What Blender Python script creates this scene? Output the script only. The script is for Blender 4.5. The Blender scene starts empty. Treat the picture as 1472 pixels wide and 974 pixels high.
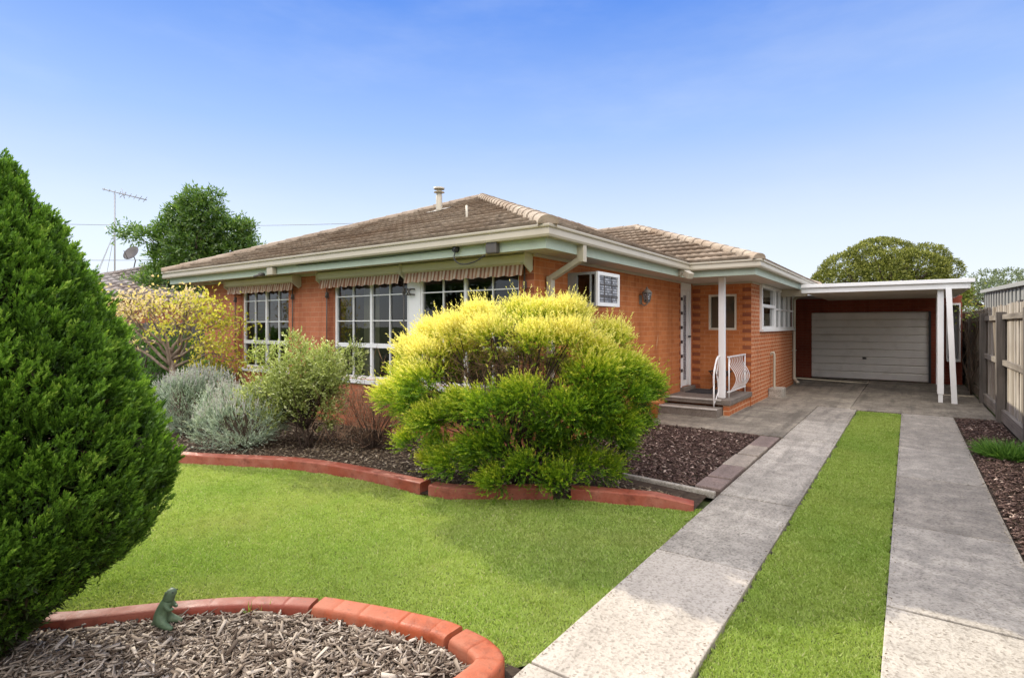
import bpy, math, random
import numpy as np
from mathutils import Vector
random.seed(7)
rng = np.random.default_rng(11)
R = math.radians
scene = bpy.context.scene
COL = scene.collection
TH = R(35.74)
CR = np.array([math.cos(TH), math.sin(TH), 0.0])      # camera's right, on the ground
CF = np.array([-math.sin(TH), math.cos(TH), 0.0])     # camera's view direction
UP = np.array([0.0, 0.0, 1.0])
PI2 = 2 * math.pi

def place(u, d, z=0.0):
    """world point from a bearing in the photograph and a distance along the view direction"""
    p = CR * ((u - 736) / 792 * d) + CF * d
    return np.array([p[0], p[1], z])

# ------------------------------------------------------------------ objects
def link(o, parent=None):
    COL.objects.link(o)
    if parent is not None:
        o.parent = parent
    return o

def tag(o, label=None, cat=None, group=None, kind=None):
    if label: o['label'] = label
    if cat: o['category'] = cat
    if group: o['group'] = group
    if kind: o['kind'] = kind
    return o

def thing(name, label, cat, group=None, loc=(0, 0, 0), rz=0.0):
    o = bpy.data.objects.new(name, None)
    o.empty_display_size = 0.2
    o.location = loc
    o.rotation_euler = (0, 0, rz)
    link(o)
    return tag(o, label, cat, group)

class MB:
    """collects faces; build() links them as ONE mesh object"""
    def __init__(s, o=(0, 0, 0), ax=((1, 0, 0), (0, 1, 0), (0, 0, 1))):
        s.v, s.f, s.sm = [], [], []
        s.frame(o, ax)
    def frame(s, o=(0, 0, 0), ax=((1, 0, 0), (0, 1, 0), (0, 0, 1))):
        s.o = np.array(o, float); s.A = np.array(ax, float)
        return s
    def P(s, p):
        p = np.asarray(p, float)
        return s.o + p[0] * s.A[0] + p[1] * s.A[1] + p[2] * s.A[2]
    def poly(s, pts, smooth=False):
        b = len(s.v)
        s.v += [tuple(s.P(p)) for p in pts]
        s.f.append(tuple(range(b, b + len(pts)))); s.sm.append(smooth)
    def raw(s, pts, faces, smooth=False):
        b = len(s.v)
        s.v += [tuple(s.P(p)) for p in pts]
        for f in faces:
            s.f.append(tuple(b + i for i in f)); s.sm.append(smooth)
    def box(s, a, b):
        x0, y0, z0 = [min(a[i], b[i]) for i in range(3)]
        x1, y1, z1 = [max(a[i], b[i]) for i in range(3)]
        s.raw([(x0, y0, z0), (x1, y0, z0), (x1, y1, z0), (x0, y1, z0), (x0, y0, z1), (x1, y0, z1), (x1, y1, z1), (x0, y1, z1)],
              [(0, 3, 2, 1), (4, 5, 6, 7), (0, 1, 5, 4), (1, 2, 6, 5), (2, 3, 7, 6), (3, 0, 4, 7)])
    def beam(s, p, q, w, h, up=(0, 0, 1)):
        p, q = np.asarray(p, float), np.asarray(q, float)
        d = q - p; d /= np.linalg.norm(d)
        sd = np.cross(d, up)
        if np.linalg.norm(sd) < 1e-4: sd = np.array([1.0, 0, 0])
        sd /= np.linalg.norm(sd); u2 = np.cross(sd, d)
        pts = [c + sd * a * w / 2 + u2 * b * h / 2 for c in (p, q) for a, b in ((-1, -1), (1, -1), (1, 1), (-1, 1))]
        s.raw(pts, [(0, 1, 2, 3), (7, 6, 5, 4), (0, 4, 5, 1), (1, 5, 6, 2), (2, 6, 7, 3), (3, 7, 4, 0)])
    def tube(s, path, rad, n=8, cap=True):
        path = [np.asarray(p, float) for p in path]
        m = len(path)
        rads = [rad] * m if np.isscalar(rad) else list(rad)
        t0 = path[1] - path[0]; t0 /= (np.linalg.norm(t0) + 1e-9)
        ref = np.array([0, 0, 1.0]) if abs(t0[2]) < 0.9 else np.array([1.0, 0, 0])
        a = np.cross(t0, ref); a /= np.linalg.norm(a)
        pts = []
        for i in range(m):
            t = path[min(i + 1, m - 1)] - path[max(i - 1, 0)]
            t /= (np.linalg.norm(t) + 1e-9)
            a = a - t * np.dot(a, t); a /= (np.linalg.norm(a) + 1e-9)
            b = np.cross(t, a)
            for k in range(n):
                an = PI2 * k / n
                pts.append(path[i] + rads[i] * (math.cos(an) * a + math.sin(an) * b))
        fs = [(i * n + k, i * n + (k + 1) % n, (i + 1) * n + (k + 1) % n, (i + 1) * n + k) for i in range(m - 1) for k in range(n)]
        s.raw(pts, fs, True)
        if cap:
            b = len(s.v)
            s.f.append(tuple(range(b - n, b))); s.sm.append(False)
            b0 = b - len(pts)
            s.f.append(tuple(range(b0 + n - 1, b0 - 1, -1))); s.sm.append(False)
    def lathe(s, prof, c=(0, 0, 0), n=20):
        pts, fs = [], []
        for r, z in prof:
            for k in range(n):
                an = PI2 * k / n
                pts.append((c[0] + r * math.cos(an), c[1] + r * math.sin(an), c[2] + z))
        for i in range(len(prof) - 1):
            for k in range(n):
                fs.append((i * n + k, i * n + (k + 1) % n, (i + 1) * n + (k + 1) % n, (i + 1) * n + k))
        s.raw(pts, fs, True)
    def prism(s, poly, z0, z1):
        n = len(poly)
        s.raw([(x, y, z0) for x, y in poly] + [(x, y, z1) for x, y in poly],
              [tuple(range(n - 1, -1, -1)), tuple(range(n, 2 * n))] + [(i, (i + 1) % n, n + (i + 1) % n, n + i) for i in range(n)])
    def build(s, name, mat, parent=None, bevel=0.0, seg=2):
        me = bpy.data.meshes.new(name)
        me.from_pydata(s.v, [], s.f)
        me.polygons.foreach_set('use_smooth', s.sm)
        uv = me.uv_layers.new(name='UVMap')
        co = np.array(s.v); nl = len(me.loops)
        li = np.empty(nl, np.int32); me.loops.foreach_get('vertex_index', li)
        nor = np.empty(len(me.polygons) * 3); me.polygons.foreach_get('normal', nor); nor = np.abs(nor.reshape(-1, 3))
        tot = np.array([len(f) for f in s.f]); nn = np.repeat(nor, tot, axis=0)
        c = co[li]
        top = nn[:, 2] > 0.75; xs = (~top) & (nn[:, 0] > nn[:, 1])
        U = np.where(xs, c[:, 1], c[:, 0]); Vv = np.where(top, c[:, 1], c[:, 2])
        uv.data.foreach_set('uv', np.stack([U, Vv], 1).astype(np.float32).ravel())
        me.materials.append(mat); me.update()
        o = link(bpy.data.objects.new(name, me), parent)
        if bevel:
            b = o.modifiers.new('bevel', 'BEVEL'); b.width = bevel; b.segments = seg; b.limit_method = 'ANGLE'; b.angle_limit = R(40)
        return o

def arrays(name, V, F, mat, parent=None, attrs=None, uv=None, smooth=False):
    V = np.asarray(V, np.float32); F = np.asarray(F, np.int32); k = F.shape[1]
    me = bpy.data.meshes.new(name)
    me.vertices.add(len(V)); me.vertices.foreach_set('co', V.ravel())
    me.loops.add(F.size); me.loops.foreach_set('vertex_index', F.ravel())
    me.polygons.add(len(F)); me.polygons.foreach_set('loop_start', np.arange(0, F.size, k, dtype=np.int32))
    if smooth: me.polygons.foreach_set('use_smooth', np.ones(len(F), bool))
    me.update(calc_edges=True)
    for a, d in (attrs or {}).items():
        at = me.attributes.new(a, 'FLOAT', 'POINT'); at.data.foreach_set('value', np.asarray(d, np.float32))
    if uv is not None:
        l = me.uv_layers.new(name='UVMap'); l.data.foreach_set('uv', np.asarray(uv, np.float32)[F.ravel()].ravel())
    me.materials.append(mat)
    return link(bpy.data.objects.new(name, me), parent)

# ------------------------------------------------------------------ materials
class NT:
    def __init__(s, name):
        s.m = bpy.data.materials.new(name); s.m.use_nodes = True
        s.t = s.m.node_tree; s.t.nodes.clear()
        s.out = s.n('ShaderNodeOutputMaterial')
    def n(s, typ, **kw):
        nd = s.t.nodes.new(typ)
        for k, v in kw.items(): setattr(nd, k, v)
        return nd
    def l(s, a, b): s.t.links.new(a, b)
    def mix(s, a, b, fac, mode='MIX'):
        m = s.n('ShaderNodeMix', data_type='RGBA', blend_type=mode)
        for sock, v in ((m.inputs[0], fac), (m.inputs[6], a), (m.inputs[7], b)):
            if hasattr(v, 'is_output'): s.l(v, sock)
            elif sock.type == 'RGBA': sock.default_value = (*v, 1) if len(v) == 3 else v
            else: sock.default_value = v
        return m.outputs[2]
    def math(s, op, a, b=None, c=None):
        m = s.n('ShaderNodeMath', operation=op)
        for i, v in enumerate((a, b, c)):
            if v is None: continue
            if hasattr(v, 'is_output'): s.l(v, m.inputs[i])
            else: m.inputs[i].default_value = v
        return m.outputs[0]
    def coord(s, which='Object', scale=(1, 1, 1)):
        tc = s.n('ShaderNodeTexCoord'); mp = s.n('ShaderNodeMapping'); mp.inputs['Scale'].default_value = scale
        s.l(tc.outputs[which], mp.inputs[0]); return mp.outputs[0]
    def pos(s, scale=(1, 1, 1)):
        g = s.n('ShaderNodeNewGeometry'); mp = s.n('ShaderNodeMapping'); mp.inputs['Scale'].default_value = scale
        s.l(g.outputs['Position'], mp.inputs[0]); return mp.outputs[0]
    def noise(s, vec, scale, detail=4, rough=.6):
        t = s.n('ShaderNodeTexNoise'); t.inputs['Scale'].default_value = scale; t.inputs['Detail'].default_value = detail
        t.inputs['Roughness'].default_value = rough; s.l(vec, t.inputs['Vector']); return t.outputs['Fac']
    def ramp(s, fac, stops):
        r = s.n('ShaderNodeValToRGB'); e = r.color_ramp.elements
        while len(e) < len(stops): e.new(0.5)
        for el, (p, c) in zip(e, stops):
            el.position = p; el.color = (*c, 1) if not np.isscalar(c) else (c, c, c, 1)
        s.l(fac, r.inputs[0]); return r.outputs[0]
    def bump(s, h, strength=.5, dist=.01, nrm=None):
        b = s.n('ShaderNodeBump'); b.inputs['Strength'].default_value = strength; b.inputs['Distance'].default_value = dist
        s.l(h, b.inputs['Height'])
        if nrm is not None: s.l(nrm, b.inputs['Normal'])
        return b.outputs[0]
    def pbr(s, col, rough=.6, nrm=None, spec=.4, metal=0.0):
        p = s.n('ShaderNodeBsdfPrincipled')
        for k, v in (('Base Color', col), ('Roughness', rough), ('Metallic', metal), ('Specular IOR Level', spec)):
            if hasattr(v, 'is_output'): s.l(v, p.inputs[k])
            else: p.inputs[k].default_value = (*v, 1) if k == 'Base Color' else v
        if nrm is not None: s.l(nrm, p.inputs['Normal'])
        s.l(p.outputs[0], s.out.inputs[0]); return s.m

def paint(name, col, rough=.45, var=.12, bump=.08, dirt=(.25, .22, .17), dirtamt=.25):
    s = NT(name); v = s.pos()
    n1 = s.noise(v, 2.3, 5, .65); n2 = s.noise(v, 60, 3)
    c = s.mix(col, tuple(x * (1 - var) for x in col), n2)
    dm = s.ramp(n1, [(.5, 0.0), (.78, 1.0)])
    c = s.mix(c, dirt, s.math('MULTIPLY', dm, dirtamt))
    return s.pbr(c, rough, s.bump(n2, bump, .004))

def brick(name, cols, mortar, mix_amt=1.0, mortar_size=.01, bw=.24, bh=.086, bumpst=.5):
    s = NT(name); uv = s.coord('UV'); v = s.pos()
    b = s.n('ShaderNodeTexBrick'); s.l(uv, b.inputs['Vector'])
    b.inputs['Scale'].default_value = 1.0
    b.inputs['Brick Width'].default_value = bw; b.inputs['Row Height'].default_value = bh
    b.inputs['Mortar Size'].default_value = mortar_size; b.inputs['Mortar Smooth'].default_value = .25
    b.inputs['Bias'].default_value = 0.0
    b.inputs['Color1'].default_value = (*cols[0], 1); b.inputs['Color2'].default_value = (*cols[1], 1)
    b.inputs['Mortar'].default_value = (*mortar, 1)
    n1 = s.noise(v, 1.1, 5, .6); n2 = s.noise(v, 45, 4, .7); n3 = s.noise(v, 7, 4, .6)
    c = s.mix(b.outputs['Color'], cols[2], s.ramp(n3, [(.45, 0.0), (.75, .55)]))
    c = s.mix(c, (.72, .66, .63), s.math('MULTIPLY', n2, 1.0), 'MULTIPLY')
    n4 = s.noise(s.pos((6, 6, .35)), 1.0, 4, .6); c = s.mix(c, (.72, .66, .6), s.ramp(n4, [(.5, 0.0), (.72, .8)]), 'MULTIPLY')
    c = s.mix(c, (.8, .72, .66), s.ramp(n1, [(.4, 0.0), (.7, .7)]), 'MULTIPLY')
    h = s.math('ADD', s.math('MULTIPLY', b.outputs['Fac'], -1.0), s.math('MULTIPLY', n2, .5))
    return s.pbr(c, .85, s.bump(h, bumpst, .006), .25)

def concrete(name, base, dark, dark_amt=0.35, speck=.5, yshade=None, scale=1.0):
    s = NT(name); v = s.pos()
    n1 = s.noise(v, .9 * scale, 6, .62); n2 = s.noise(v, 5 * scale, 5, .65); n3 = s.noise(v, 130, 3, .7); n4 = s.noise(s.pos((1, .25, 1)), 14, 4, .7)
    vo = s.n('ShaderNodeTexVoronoi'); vo.inputs['Scale'].default_value = 75; s.l(v, vo.inputs['Vector'])
    c = s.mix(base, dark, s.ramp(n1, [(.36, 0.0), (.68, 1.0)]))
    c = s.mix(c, dark, s.math('MULTIPLY', s.ramp(n2, [(.42, 0.0), (.64, 1.0)]), dark_amt))
    n6 = s.noise(s.pos((3.2, .35, 1)), 1.6, 4, .6); c = s.mix(c, tuple(x * .6 for x in dark), s.math('MULTIPLY', s.ramp(n6, [(.50, 0.0), (.68, 1.0)]), dark_amt * .8))
    c = s.mix(c, tuple(x * .45 for x in dark), s.math('MULTIPLY', s.ramp(n4, [(.56, 0.0), (.75, 1.0)]), dark_amt * .8))
    if yshade:  # paints the house shadow in: darker beyond a set depth, edge broken by noise
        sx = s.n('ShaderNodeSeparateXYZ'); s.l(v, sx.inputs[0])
        yy = s.math('ADD', sx.outputs['Y'], s.math('MULTIPLY', s.math('SUBTRACT', n2, .5), yshade[2]))
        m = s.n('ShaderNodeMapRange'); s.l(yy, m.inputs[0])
        m.inputs[1].default_value = yshade[0]; m.inputs[2].default_value = yshade[1]
        c = s.mix(c, yshade[3], s.math('MULTIPLY', m.outputs[0], s.math('MULTIPLY', s.ramp(n2, [(.3, 0.1), (.62, 1.0)]), .72)))
    sp = s.mix(c, (.42, .40, .37), s.math('MULTIPLY', s.ramp(vo.outputs['Color'], [(.55, 0.0), (.95, 1.0)]), speck), 'MULTIPLY')
    n5 = s.noise(v, 38, 5, .75); sp = s.mix(sp, (.45, .43, .40), s.math('MULTIPLY', s.ramp(n5, [(.52, 0.0), (.68, 1.0)]), speck), 'MULTIPLY')
    c = s.mix(sp, (1.0, .98, .94), s.math('MULTIPLY', s.ramp(n3, [(.6, 0.0), (.78, 1.0)]), .18))
    gi = s.n('ShaderNodeNewGeometry'); c = s.mix(c, (.74, .73, .72), s.ramp(gi.outputs['Random Per Island'], [(0, 0.0), (1, 1.0)]), 'MULTIPLY')
    h = s.math('ADD', s.math('MULTIPLY', n3, .6), s.math('MULTIPLY', vo.outputs['Distance'], .8))
    return s.pbr(c, .85, s.bump(h, .45, .006), .25)

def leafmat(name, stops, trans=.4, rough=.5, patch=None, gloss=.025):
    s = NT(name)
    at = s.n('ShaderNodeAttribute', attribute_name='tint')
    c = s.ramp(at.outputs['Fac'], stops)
    if patch:
        n = s.noise(s.pos(), patch[0], 4, .6)
        c = s.mix(c, patch[1], s.math('MULTIPLY', s.ramp(n, [(.42, 0.0), (.68, 1.0)]), patch[2]))
    if patch:
        n = s.noise(s.pos(), .75, 3, .55); c = s.mix(c, (.74, .85, .70), s.math('MULTIPLY', s.ramp(n, [(.44, 0.0), (.64, 1.0)]), .75), 'MULTIPLY')
        n = s.noise(s.pos(), 7, 4, .6); c = s.mix(c, (.78, .80, .62), s.math('MULTIPLY', s.ramp(n, [(.5, 0.0), (.7, 1.0)]), .8), 'MULTIPLY')
    d = s.n('ShaderNodeBsdfDiffuse'); s.l(c, d.inputs[0])
    t = s.n('ShaderNodeBsdfTranslucent'); s.l(s.mix(c, (1.0, 1.0, .45), .55, 'MULTIPLY'), t.inputs[0])
    m = s.n('ShaderNodeMixShader'); m.inputs[0].default_value = trans; s.l(d.outputs[0], m.inputs[1]); s.l(t.outputs[0], m.inputs[2])
    g = s.n('ShaderNodeBsdfGlossy'); g.inputs['Roughness'].default_value = rough; g.inputs[0].default_value = (1, 1, 1, 1)
    m2 = s.n('ShaderNodeMixShader'); m2.inputs[0].default_value = gloss; s.l(m.outputs[0], m2.inputs[1]); s.l(g.outputs[0], m2.inputs[2])
    s.l(m2.outputs[0], s.out.inputs[0]); return s.m

def tintmat(name, stops, rough=.8, bump=None):
    s = NT(name); at = s.n('ShaderNodeAttribute', attribute_name='tint')
    c = s.ramp(at.outputs['Fac'], stops)
    n = s.noise(s.pos(), 70, 3)
    c = s.mix(c, (.6, .55, .5), s.math('MULTIPLY', n, .7), 'MULTIPLY')
    return s.pbr(c, rough, s.bump(n, .4, .004), .2)

def wood(name, base, dark, axis='z', rough=.8):
    s = NT(name)
    sc = {'z': (28, 28, 1.2), 'y': (28, 1.2, 28), 'x': (1.2, 28, 28)}[axis]
    n = s.noise(s.pos(sc), 1.0, 6, .7); n2 = s.noise(s.pos(), 1.4, 4); n3 = s.noise(s.pos((9, 9, 9)), 1.0, 2)
    c = s.mix(base, dark, s.ramp(n, [(.35, 0.0), (.7, 1.0)]))
    c = s.mix(c, (.55, .5, .45), s.ramp(n2, [(.45, 0.0), (.75, .8)]), 'MULTIPLY')
    gi = s.n('ShaderNodeNewGeometry'); c = s.mix(c, (.62, .58, .52), s.ramp(gi.outputs['Random Per Island'], [(0, 0.0), (1, 1.0)]), 'MULTIPLY')
    return s.pbr(c, rough, s.bump(n, .5, .004), .2)

def bark(name, base, dark):
    s = NT(name); n = s.noise(s.pos((14, 14, 4)), 1.5, 5, .7)
    return s.pbr(s.mix(base, dark, s.ramp(n, [(.35, 0.0), (.65, 1.0)])), .9, s.bump(n, .8, .01), .15)

def soil(name, a, b, scale=20):
    s = NT(name); n = s.noise(s.pos(), scale, 6, .7); n2 = s.noise(s.pos(), 1.3, 4)
    c = s.mix(a, b, s.ramp(n, [(.35, 0.0), (.7, 1.0)])); c = s.mix(c, (.6, .55, .5), s.math('MULTIPLY', n2, .7), 'MULTIPLY')
    return s.pbr(c, .95, s.bump(n, .8, .02), .1)

def glass(name, tint=(.75, .8, .8)):
    s = NT(name)
    t = s.n('ShaderNodeBsdfTransparent'); t.inputs[0].default_value = (*tint, 1)
    g = s.n('ShaderNodeBsdfGlossy'); g.inputs['Roughness'].default_value = 0.0
    n = s.noise(s.pos(), 1.7, 2); nb = s.bump(n, .06, .02); s.l(nb, g.inputs['Normal'])
    f = s.n('ShaderNodeFresnel'); f.inputs[0].default_value = 1.5
    m = s.n('ShaderNodeMixShader'); s.l(s.math('MULTIPLY', f.outputs[0], 1.7), m.inputs[0]); s.l(t.outputs[0], m.inputs[1]); s.l(g.outputs[0], m.inputs[2])
    s.l(m.outputs[0], s.out.inputs[0]); return s.m

def roofmat(name, cols):
    s = NT(name); uv = s.coord('UV'); v = s.pos()
    mp = s.n('ShaderNodeVectorMath', operation='FLOOR'); s.l(uv, mp.inputs[0])
    wn = s.n('ShaderNodeTexWhiteNoise', noise_dimensions='2D'); s.l(mp.outputs[0], wn.inputs['Vector'])
    c = s.ramp(wn.outputs['Value'], [(0, cols[0]), (.5, cols[1]), (1, cols[2])])
    n1 = s.noise(v, 9, 6, .75); n2 = s.noise(v, 70, 4, .7); n3 = s.noise(v, .8, 4)
    c = s.mix(c, (.06, .048, .038), s.math('MULTIPLY', s.ramp(n1, [(.48, 0.0), (.70, 1.0)]), .55))
    c = s.mix(c, (.5, .46, .36), s.math('MULTIPLY', s.ramp(n2, [(.58, 0.0), (.72, 1.0)]), .45))
    c = s.mix(c, (.6, .5, .42), s.ramp(n3, [(.4, 0.0), (.65, .8)]), 'MULTIPLY')
    return s.pbr(c, .9, s.bump(n2, .5, .006), .2)

def stripes(name, cols, period):
    s = NT(name); uv = s.coord('UV'); sx = s.n('ShaderNodeSeparateXYZ'); s.l(uv, sx.inputs[0])
    fr = s.math('FRACT', s.math('DIVIDE', sx.outputs[0], period))
    r = s.n('ShaderNodeValToRGB'); r.color_ramp.interpolation = 'CONSTANT'; e = r.color_ramp.elements
    while len(e) < len(cols): e.new(.5)
    for i, (el, c) in enumerate(zip(e, cols)): el.position = i / len(cols); el.color = (*c, 1)
    s.l(fr, r.inputs[0]); n = s.noise(s.pos(), 9, 4)
    c = s.mix(r.outputs[0], (.55, .5, .45), s.math('MULTIPLY', n, .5), 'MULTIPLY')
    d = s.n('ShaderNodeBsdfDiffuse'); t = s.n('ShaderNodeBsdfTranslucent'); s.l(c, d.inputs[0]); s.l(c, t.inputs[0])
    m = s.n('ShaderNodeMixShader'); m.inputs[0].default_value = .3; s.l(d.outputs[0], m.inputs[1]); s.l(t.outputs[0], m.inputs[2])
    s.l(m.outputs[0], s.out.inputs[0]); return s.m

def leadlight(name):
    s = NT(name); uv = s.coord('UV')
    b = s.n('ShaderNodeTexBrick'); s.l(uv, b.inputs['Vector']); b.inputs['Scale'].default_value = 1
    b.inputs['Brick Width'].default_value = .052; b.inputs['Row Height'].default_value = .034; b.inputs['Mortar Size'].default_value = .006
    b.inputs['Color1'].default_value = (.5, .52, .55, 1); b.inputs['Color2'].default_value = (.14, .15, .17, 1); b.inputs['Mortar'].default_value = (.05, .05, .055, 1)
    return s.pbr(b.outputs['Color'], .3, s.bump(b.outputs['Fac'], .5, .004), .5)

ORANGE = ((.63, .225, .075), (.52, .17, .055), (.66, .26, .09))
M = {}
M['brick_front'] = brick('brick_front', ((.60, .225, .115), (.50, .175, .09), (.62, .25, .13)), (.58, .31, .19), mortar_size=.006, bumpst=.3)
M['brick_east'] = brick('brick_east', ORANGE, (.63, .30, .14), mortar_size=.006, bumpst=.3)
M['brick_kitchen'] = brick('brick_kitchen', ((.56, .19, .075), (.50, .165, .06), (.58, .21, .085)), (.74, .47, .29), mortar_size=.011, bumpst=.7)
M['brick_dark'] = brick('brick_dark', ((.36, .12, .055), (.30, .095, .05), (.34, .12, .06)), (.36, .13, .06), mortar_size=.007)
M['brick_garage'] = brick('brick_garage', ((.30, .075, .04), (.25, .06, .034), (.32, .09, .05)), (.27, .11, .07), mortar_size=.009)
M['fascia'] = paint('fascia_green_paint', (.47, .55, .44), .5, .15, .15, (.30, .31, .24), .5)
M['gutter'] = paint('gutter_cream_paint', (.49, .44, .335), .4, .08, .06, (.3, .25, .17), .35)
M['soffit'] = paint('soffit_paint', (.60, .56, .48), .7, .08, .05, (.4, .34, .26), .3)
M['awning_box'] = paint('awning_cassette_paint', (.56, .53, .36), .45, .06, .05)
M['white'] = paint('white_paint', (.80, .80, .77), .4, .05, .05, (.5, .46, .38), .25)
M['white_rail'] = paint('white_rail_paint', (.82, .81, .79), .35, .05, .05, (.5, .4, .3), .2)
M['grey_frame'] = paint('grey_frame_paint', (.29, .305, .30), .5, .05, .05)
M['garage_door'] = paint('garage_door_paint', (.86, .82, .74), .5, .04, .03, (.42, .37, .30), .35)
M['beige'] = paint('carport_ceiling_paint', (.66, .60, .48), .6, .06, .04)
M['black'] = paint('black_plastic', (.025, .025, .027), .4, .1, .02, (.05, .05, .05), .2)
M['dark_grey'] = paint('dark_grey_plastic', (.10, .09, .08), .45, .1, .03)
M['metal'] = paint('galvanised_metal', (.42, .43, .44), .35, .1, .03)
M['pewter'] = paint('aged_lamp_metal', (.28, .25, .20), .4, .3, .2)
M['blind'] = paint('blind_fabric', (.52, .45, .33), .8, .05, .02)
M['curtain'] = paint('curtain_fabric', (.50, .46, .28), .9, .1, .05)
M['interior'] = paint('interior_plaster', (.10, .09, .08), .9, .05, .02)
M['cable'] = paint('cable_sheath', (.22, .23, .25), .6, .05, .02)
M['mat'] = soil('doormat_fibre', (.05, .05, .055), (.09, .09, .09), 90)
M['glass'] = glass('window_glass', (.52, .55, .55))
M['lead'] = leadlight('leadlight_glass')
M['tiles'] = roofmat('roof_tiles', ((.26, .20, .145), (.32, .25, .18), (.38, .30, .22)))
M['caps'] = roofmat('ridge_tiles', ((.33, .265, .20), (.38, .31, .235), (.43, .355, .27)))
M['grey_tiles'] = roofmat('grey_roof_tiles', ((.42, .39, .36), (.47, .43, .40), (.52, .48, .44)))
M['valance'] = stripes('awning_stripes', [(.66, .50, .38), (.40, .20, .13), (.70, .56, .44), (.48, .28, .18), (.74, .62, .5), (.36, .18, .12)], .21)
M['conc'] = concrete('driveway_concrete', (.57, .52, .44), (.29, .265, .225), .75, .8)  # stain colour deepened to stand for the house shadow on the far slabs
M['conc_lit'] = concrete('driveway_concrete_clean_lit', (.53, .475, .40), (.41, .365, .30), .45, .65)  # cleaner slabs, and the lit copy of the far slabs' concrete
M['conc_right'] = concrete('driveway_concrete_right', (.57, .515, .43), (.37, .335, .28), .65, .7, (3.9, 4.6, 1.2, (.24, .22, .19)))  # stains, plus the house shadow painted beyond the front slabs
M['conc_path'] = concrete('path_concrete', (.40, .355, .28), (.17, .15, .12), .8, .7)
M['conc_step'] = concrete('step_concrete', (.26, .22, .185), (.17, .145, .12), .5, .6)
M['nosing'] = concrete('step_nosing', (.62, .58, .52), (.45, .42, .38), .3, .4)
def kerbmat(name, col, pale):
    s = NT(name); v = s.pos()
    n1 = s.noise(v, 3.5, 6, .7); n2 = s.noise(v, 22, 6, .75); n3 = s.noise(v, 90, 4, .7); n4 = s.noise(v, 9, 5, .7)
    c = s.mix(col, pale, s.math('MULTIPLY', s.ramp(n1, [(.42, 0.0), (.70, 1.0)]), .75))
    c = s.mix(c, tuple(x * .45 for x in col), s.math('MULTIPLY', s.ramp(n4, [(.52, 0.0), (.72, 1.0)]), .7))
    c = s.mix(c, (.09, .065, .045), s.math('MULTIPLY', s.ramp(n2, [(.58, 0.0), (.72, 1.0)]), .75))
    c = s.mix(c, (.7, .68, .66), n3, 'MULTIPLY')
    r = s.ramp(n1, [(.3, .42), (.7, .8)])
    h = s.math('ADD', s.math('MULTIPLY', n3, .5), s.math('MULTIPLY', n2, .9))
    return s.pbr(c, r, s.bump(h, .55, .006), .3)
M['terracotta'] = kerbmat('red_kerb_paint', (.32, .075, .04), (.42, .18, .125))
M['kerb_shaded'] = kerbmat('dark_red_kerb_shaded', (.27, .055, .03), (.33, .12, .075))  # darker red has the conifer's shade put into the paint colour
M['kerb_orange'] = kerbmat('orange_kerb_paint', (.43, .095, .035), (.42, .18, .11))
M['pot'] = paint('orange_pot_clay', (.52, .17, .04), .7, .1, .1)
M['paver_red'] = concrete('reddish_paver', (.30, .22, .19), (.19, .15, .13), .5, .6)
M['paver_tan'] = concrete('tan_paver', (.42, .36, .29), (.28, .24, .2), .5, .6)
M['figurine'] = paint('green_glazed_concrete', (.105, .165, .085), .6, .5, .9, (.27, .29, .19), .6)
M['fence_wood'] = wood('weathered_palings', (.56, .515, .445), (.24, .215, .18))
M['fence_post'] = wood('weathered_posts', (.17, .15, .13), (.075, .068, .06))
M['fence_rail'] = wood('weathered_rails', (.34, .31, .265), (.17, .15, .13), 'y')
M['old_fence'] = wood('grey_old_palings', (.20, .19, .18), (.10, .095, .09))
M['shed'] = paint('shed_sheet_metal', (.30, .30, .28), .5, .06, .04)
M['soil'] = soil('garden_soil', (.10, .075, .055), (.035, .026, .02))
M['lawn_soil'] = soil('lawn_base', (.20, .25, .07), (.12, .15, .045), 30)
M['ground'] = soil('open_ground', (.10, .13, .05), (.07, .085, .035), 3)
M['asphalt'] = soil('asphalt', (.06, .06, .06), (.04, .04, .042), 60)
M['bark'] = bark('grey_brown_bark', (.17, .13, .095), (.07, .052, .038))
M['bark_pale'] = bark('pale_maple_bark', (.36, .28, .22), (.18, .135, .10))
M['bark_dark'] = bark('dark_stem_bark', (.085, .06, .045), (.04, .028, .02))
M['chips'] = tintmat('pale_wood_chips', [(0, (.07, .048, .033)), (.3, (.18, .135, .098)), (.65, (.36, .30, .235)), (1, (.58, .51, .42))])
M['dark_chips'] = tintmat('dark_bark_mulch', [(0, (.035, .02, .017)), (.5, (.12, .075, .062)), (.8, (.24, .165, .135)), (1, (.6, .48, .40))])
M['litter'] = tintmat('dry_leaf_litter', [(0, (.07, .05, .035)), (.5, (.22, .17, .11)), (1, (.50, .43, .32))])
M['grass'] = leafmat('lawn_grass', [(0, (.22, .32, .055)), (.5, (.37, .49, .10)), (.85, (.51, .61, .19)), (1, (.62, .60, .32))], .45, patch=(.9, (.45, .46, .17), .5), gloss=.01)
M['strip_grass'] = leafmat('strip_grass', [(0, (.22, .315, .05)), (.5, (.36, .48, .095)), (.85, (.49, .60, .17)), (1, (.6, .60, .28))], .45, patch=(1.1, (.40, .46, .12), .45), gloss=.01)
M['thuja'] = leafmat('conifer_sprays', [(0, (.03, .075, .008)), (.5, (.10, .215, .018)), (.8, (.19, .36, .032)), (1, (.34, .50, .07))], .38)
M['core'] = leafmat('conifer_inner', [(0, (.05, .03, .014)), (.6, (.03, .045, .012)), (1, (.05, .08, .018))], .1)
M['gold'] = leafmat('golden_sprays', [(0, (.035, .08, .008)), (.3, (.12, .26, .012)), (.58, (.32, .45, .02)), (.8, (.66, .66, .06)), (1, (.90, .82, .24))], .4)
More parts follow.
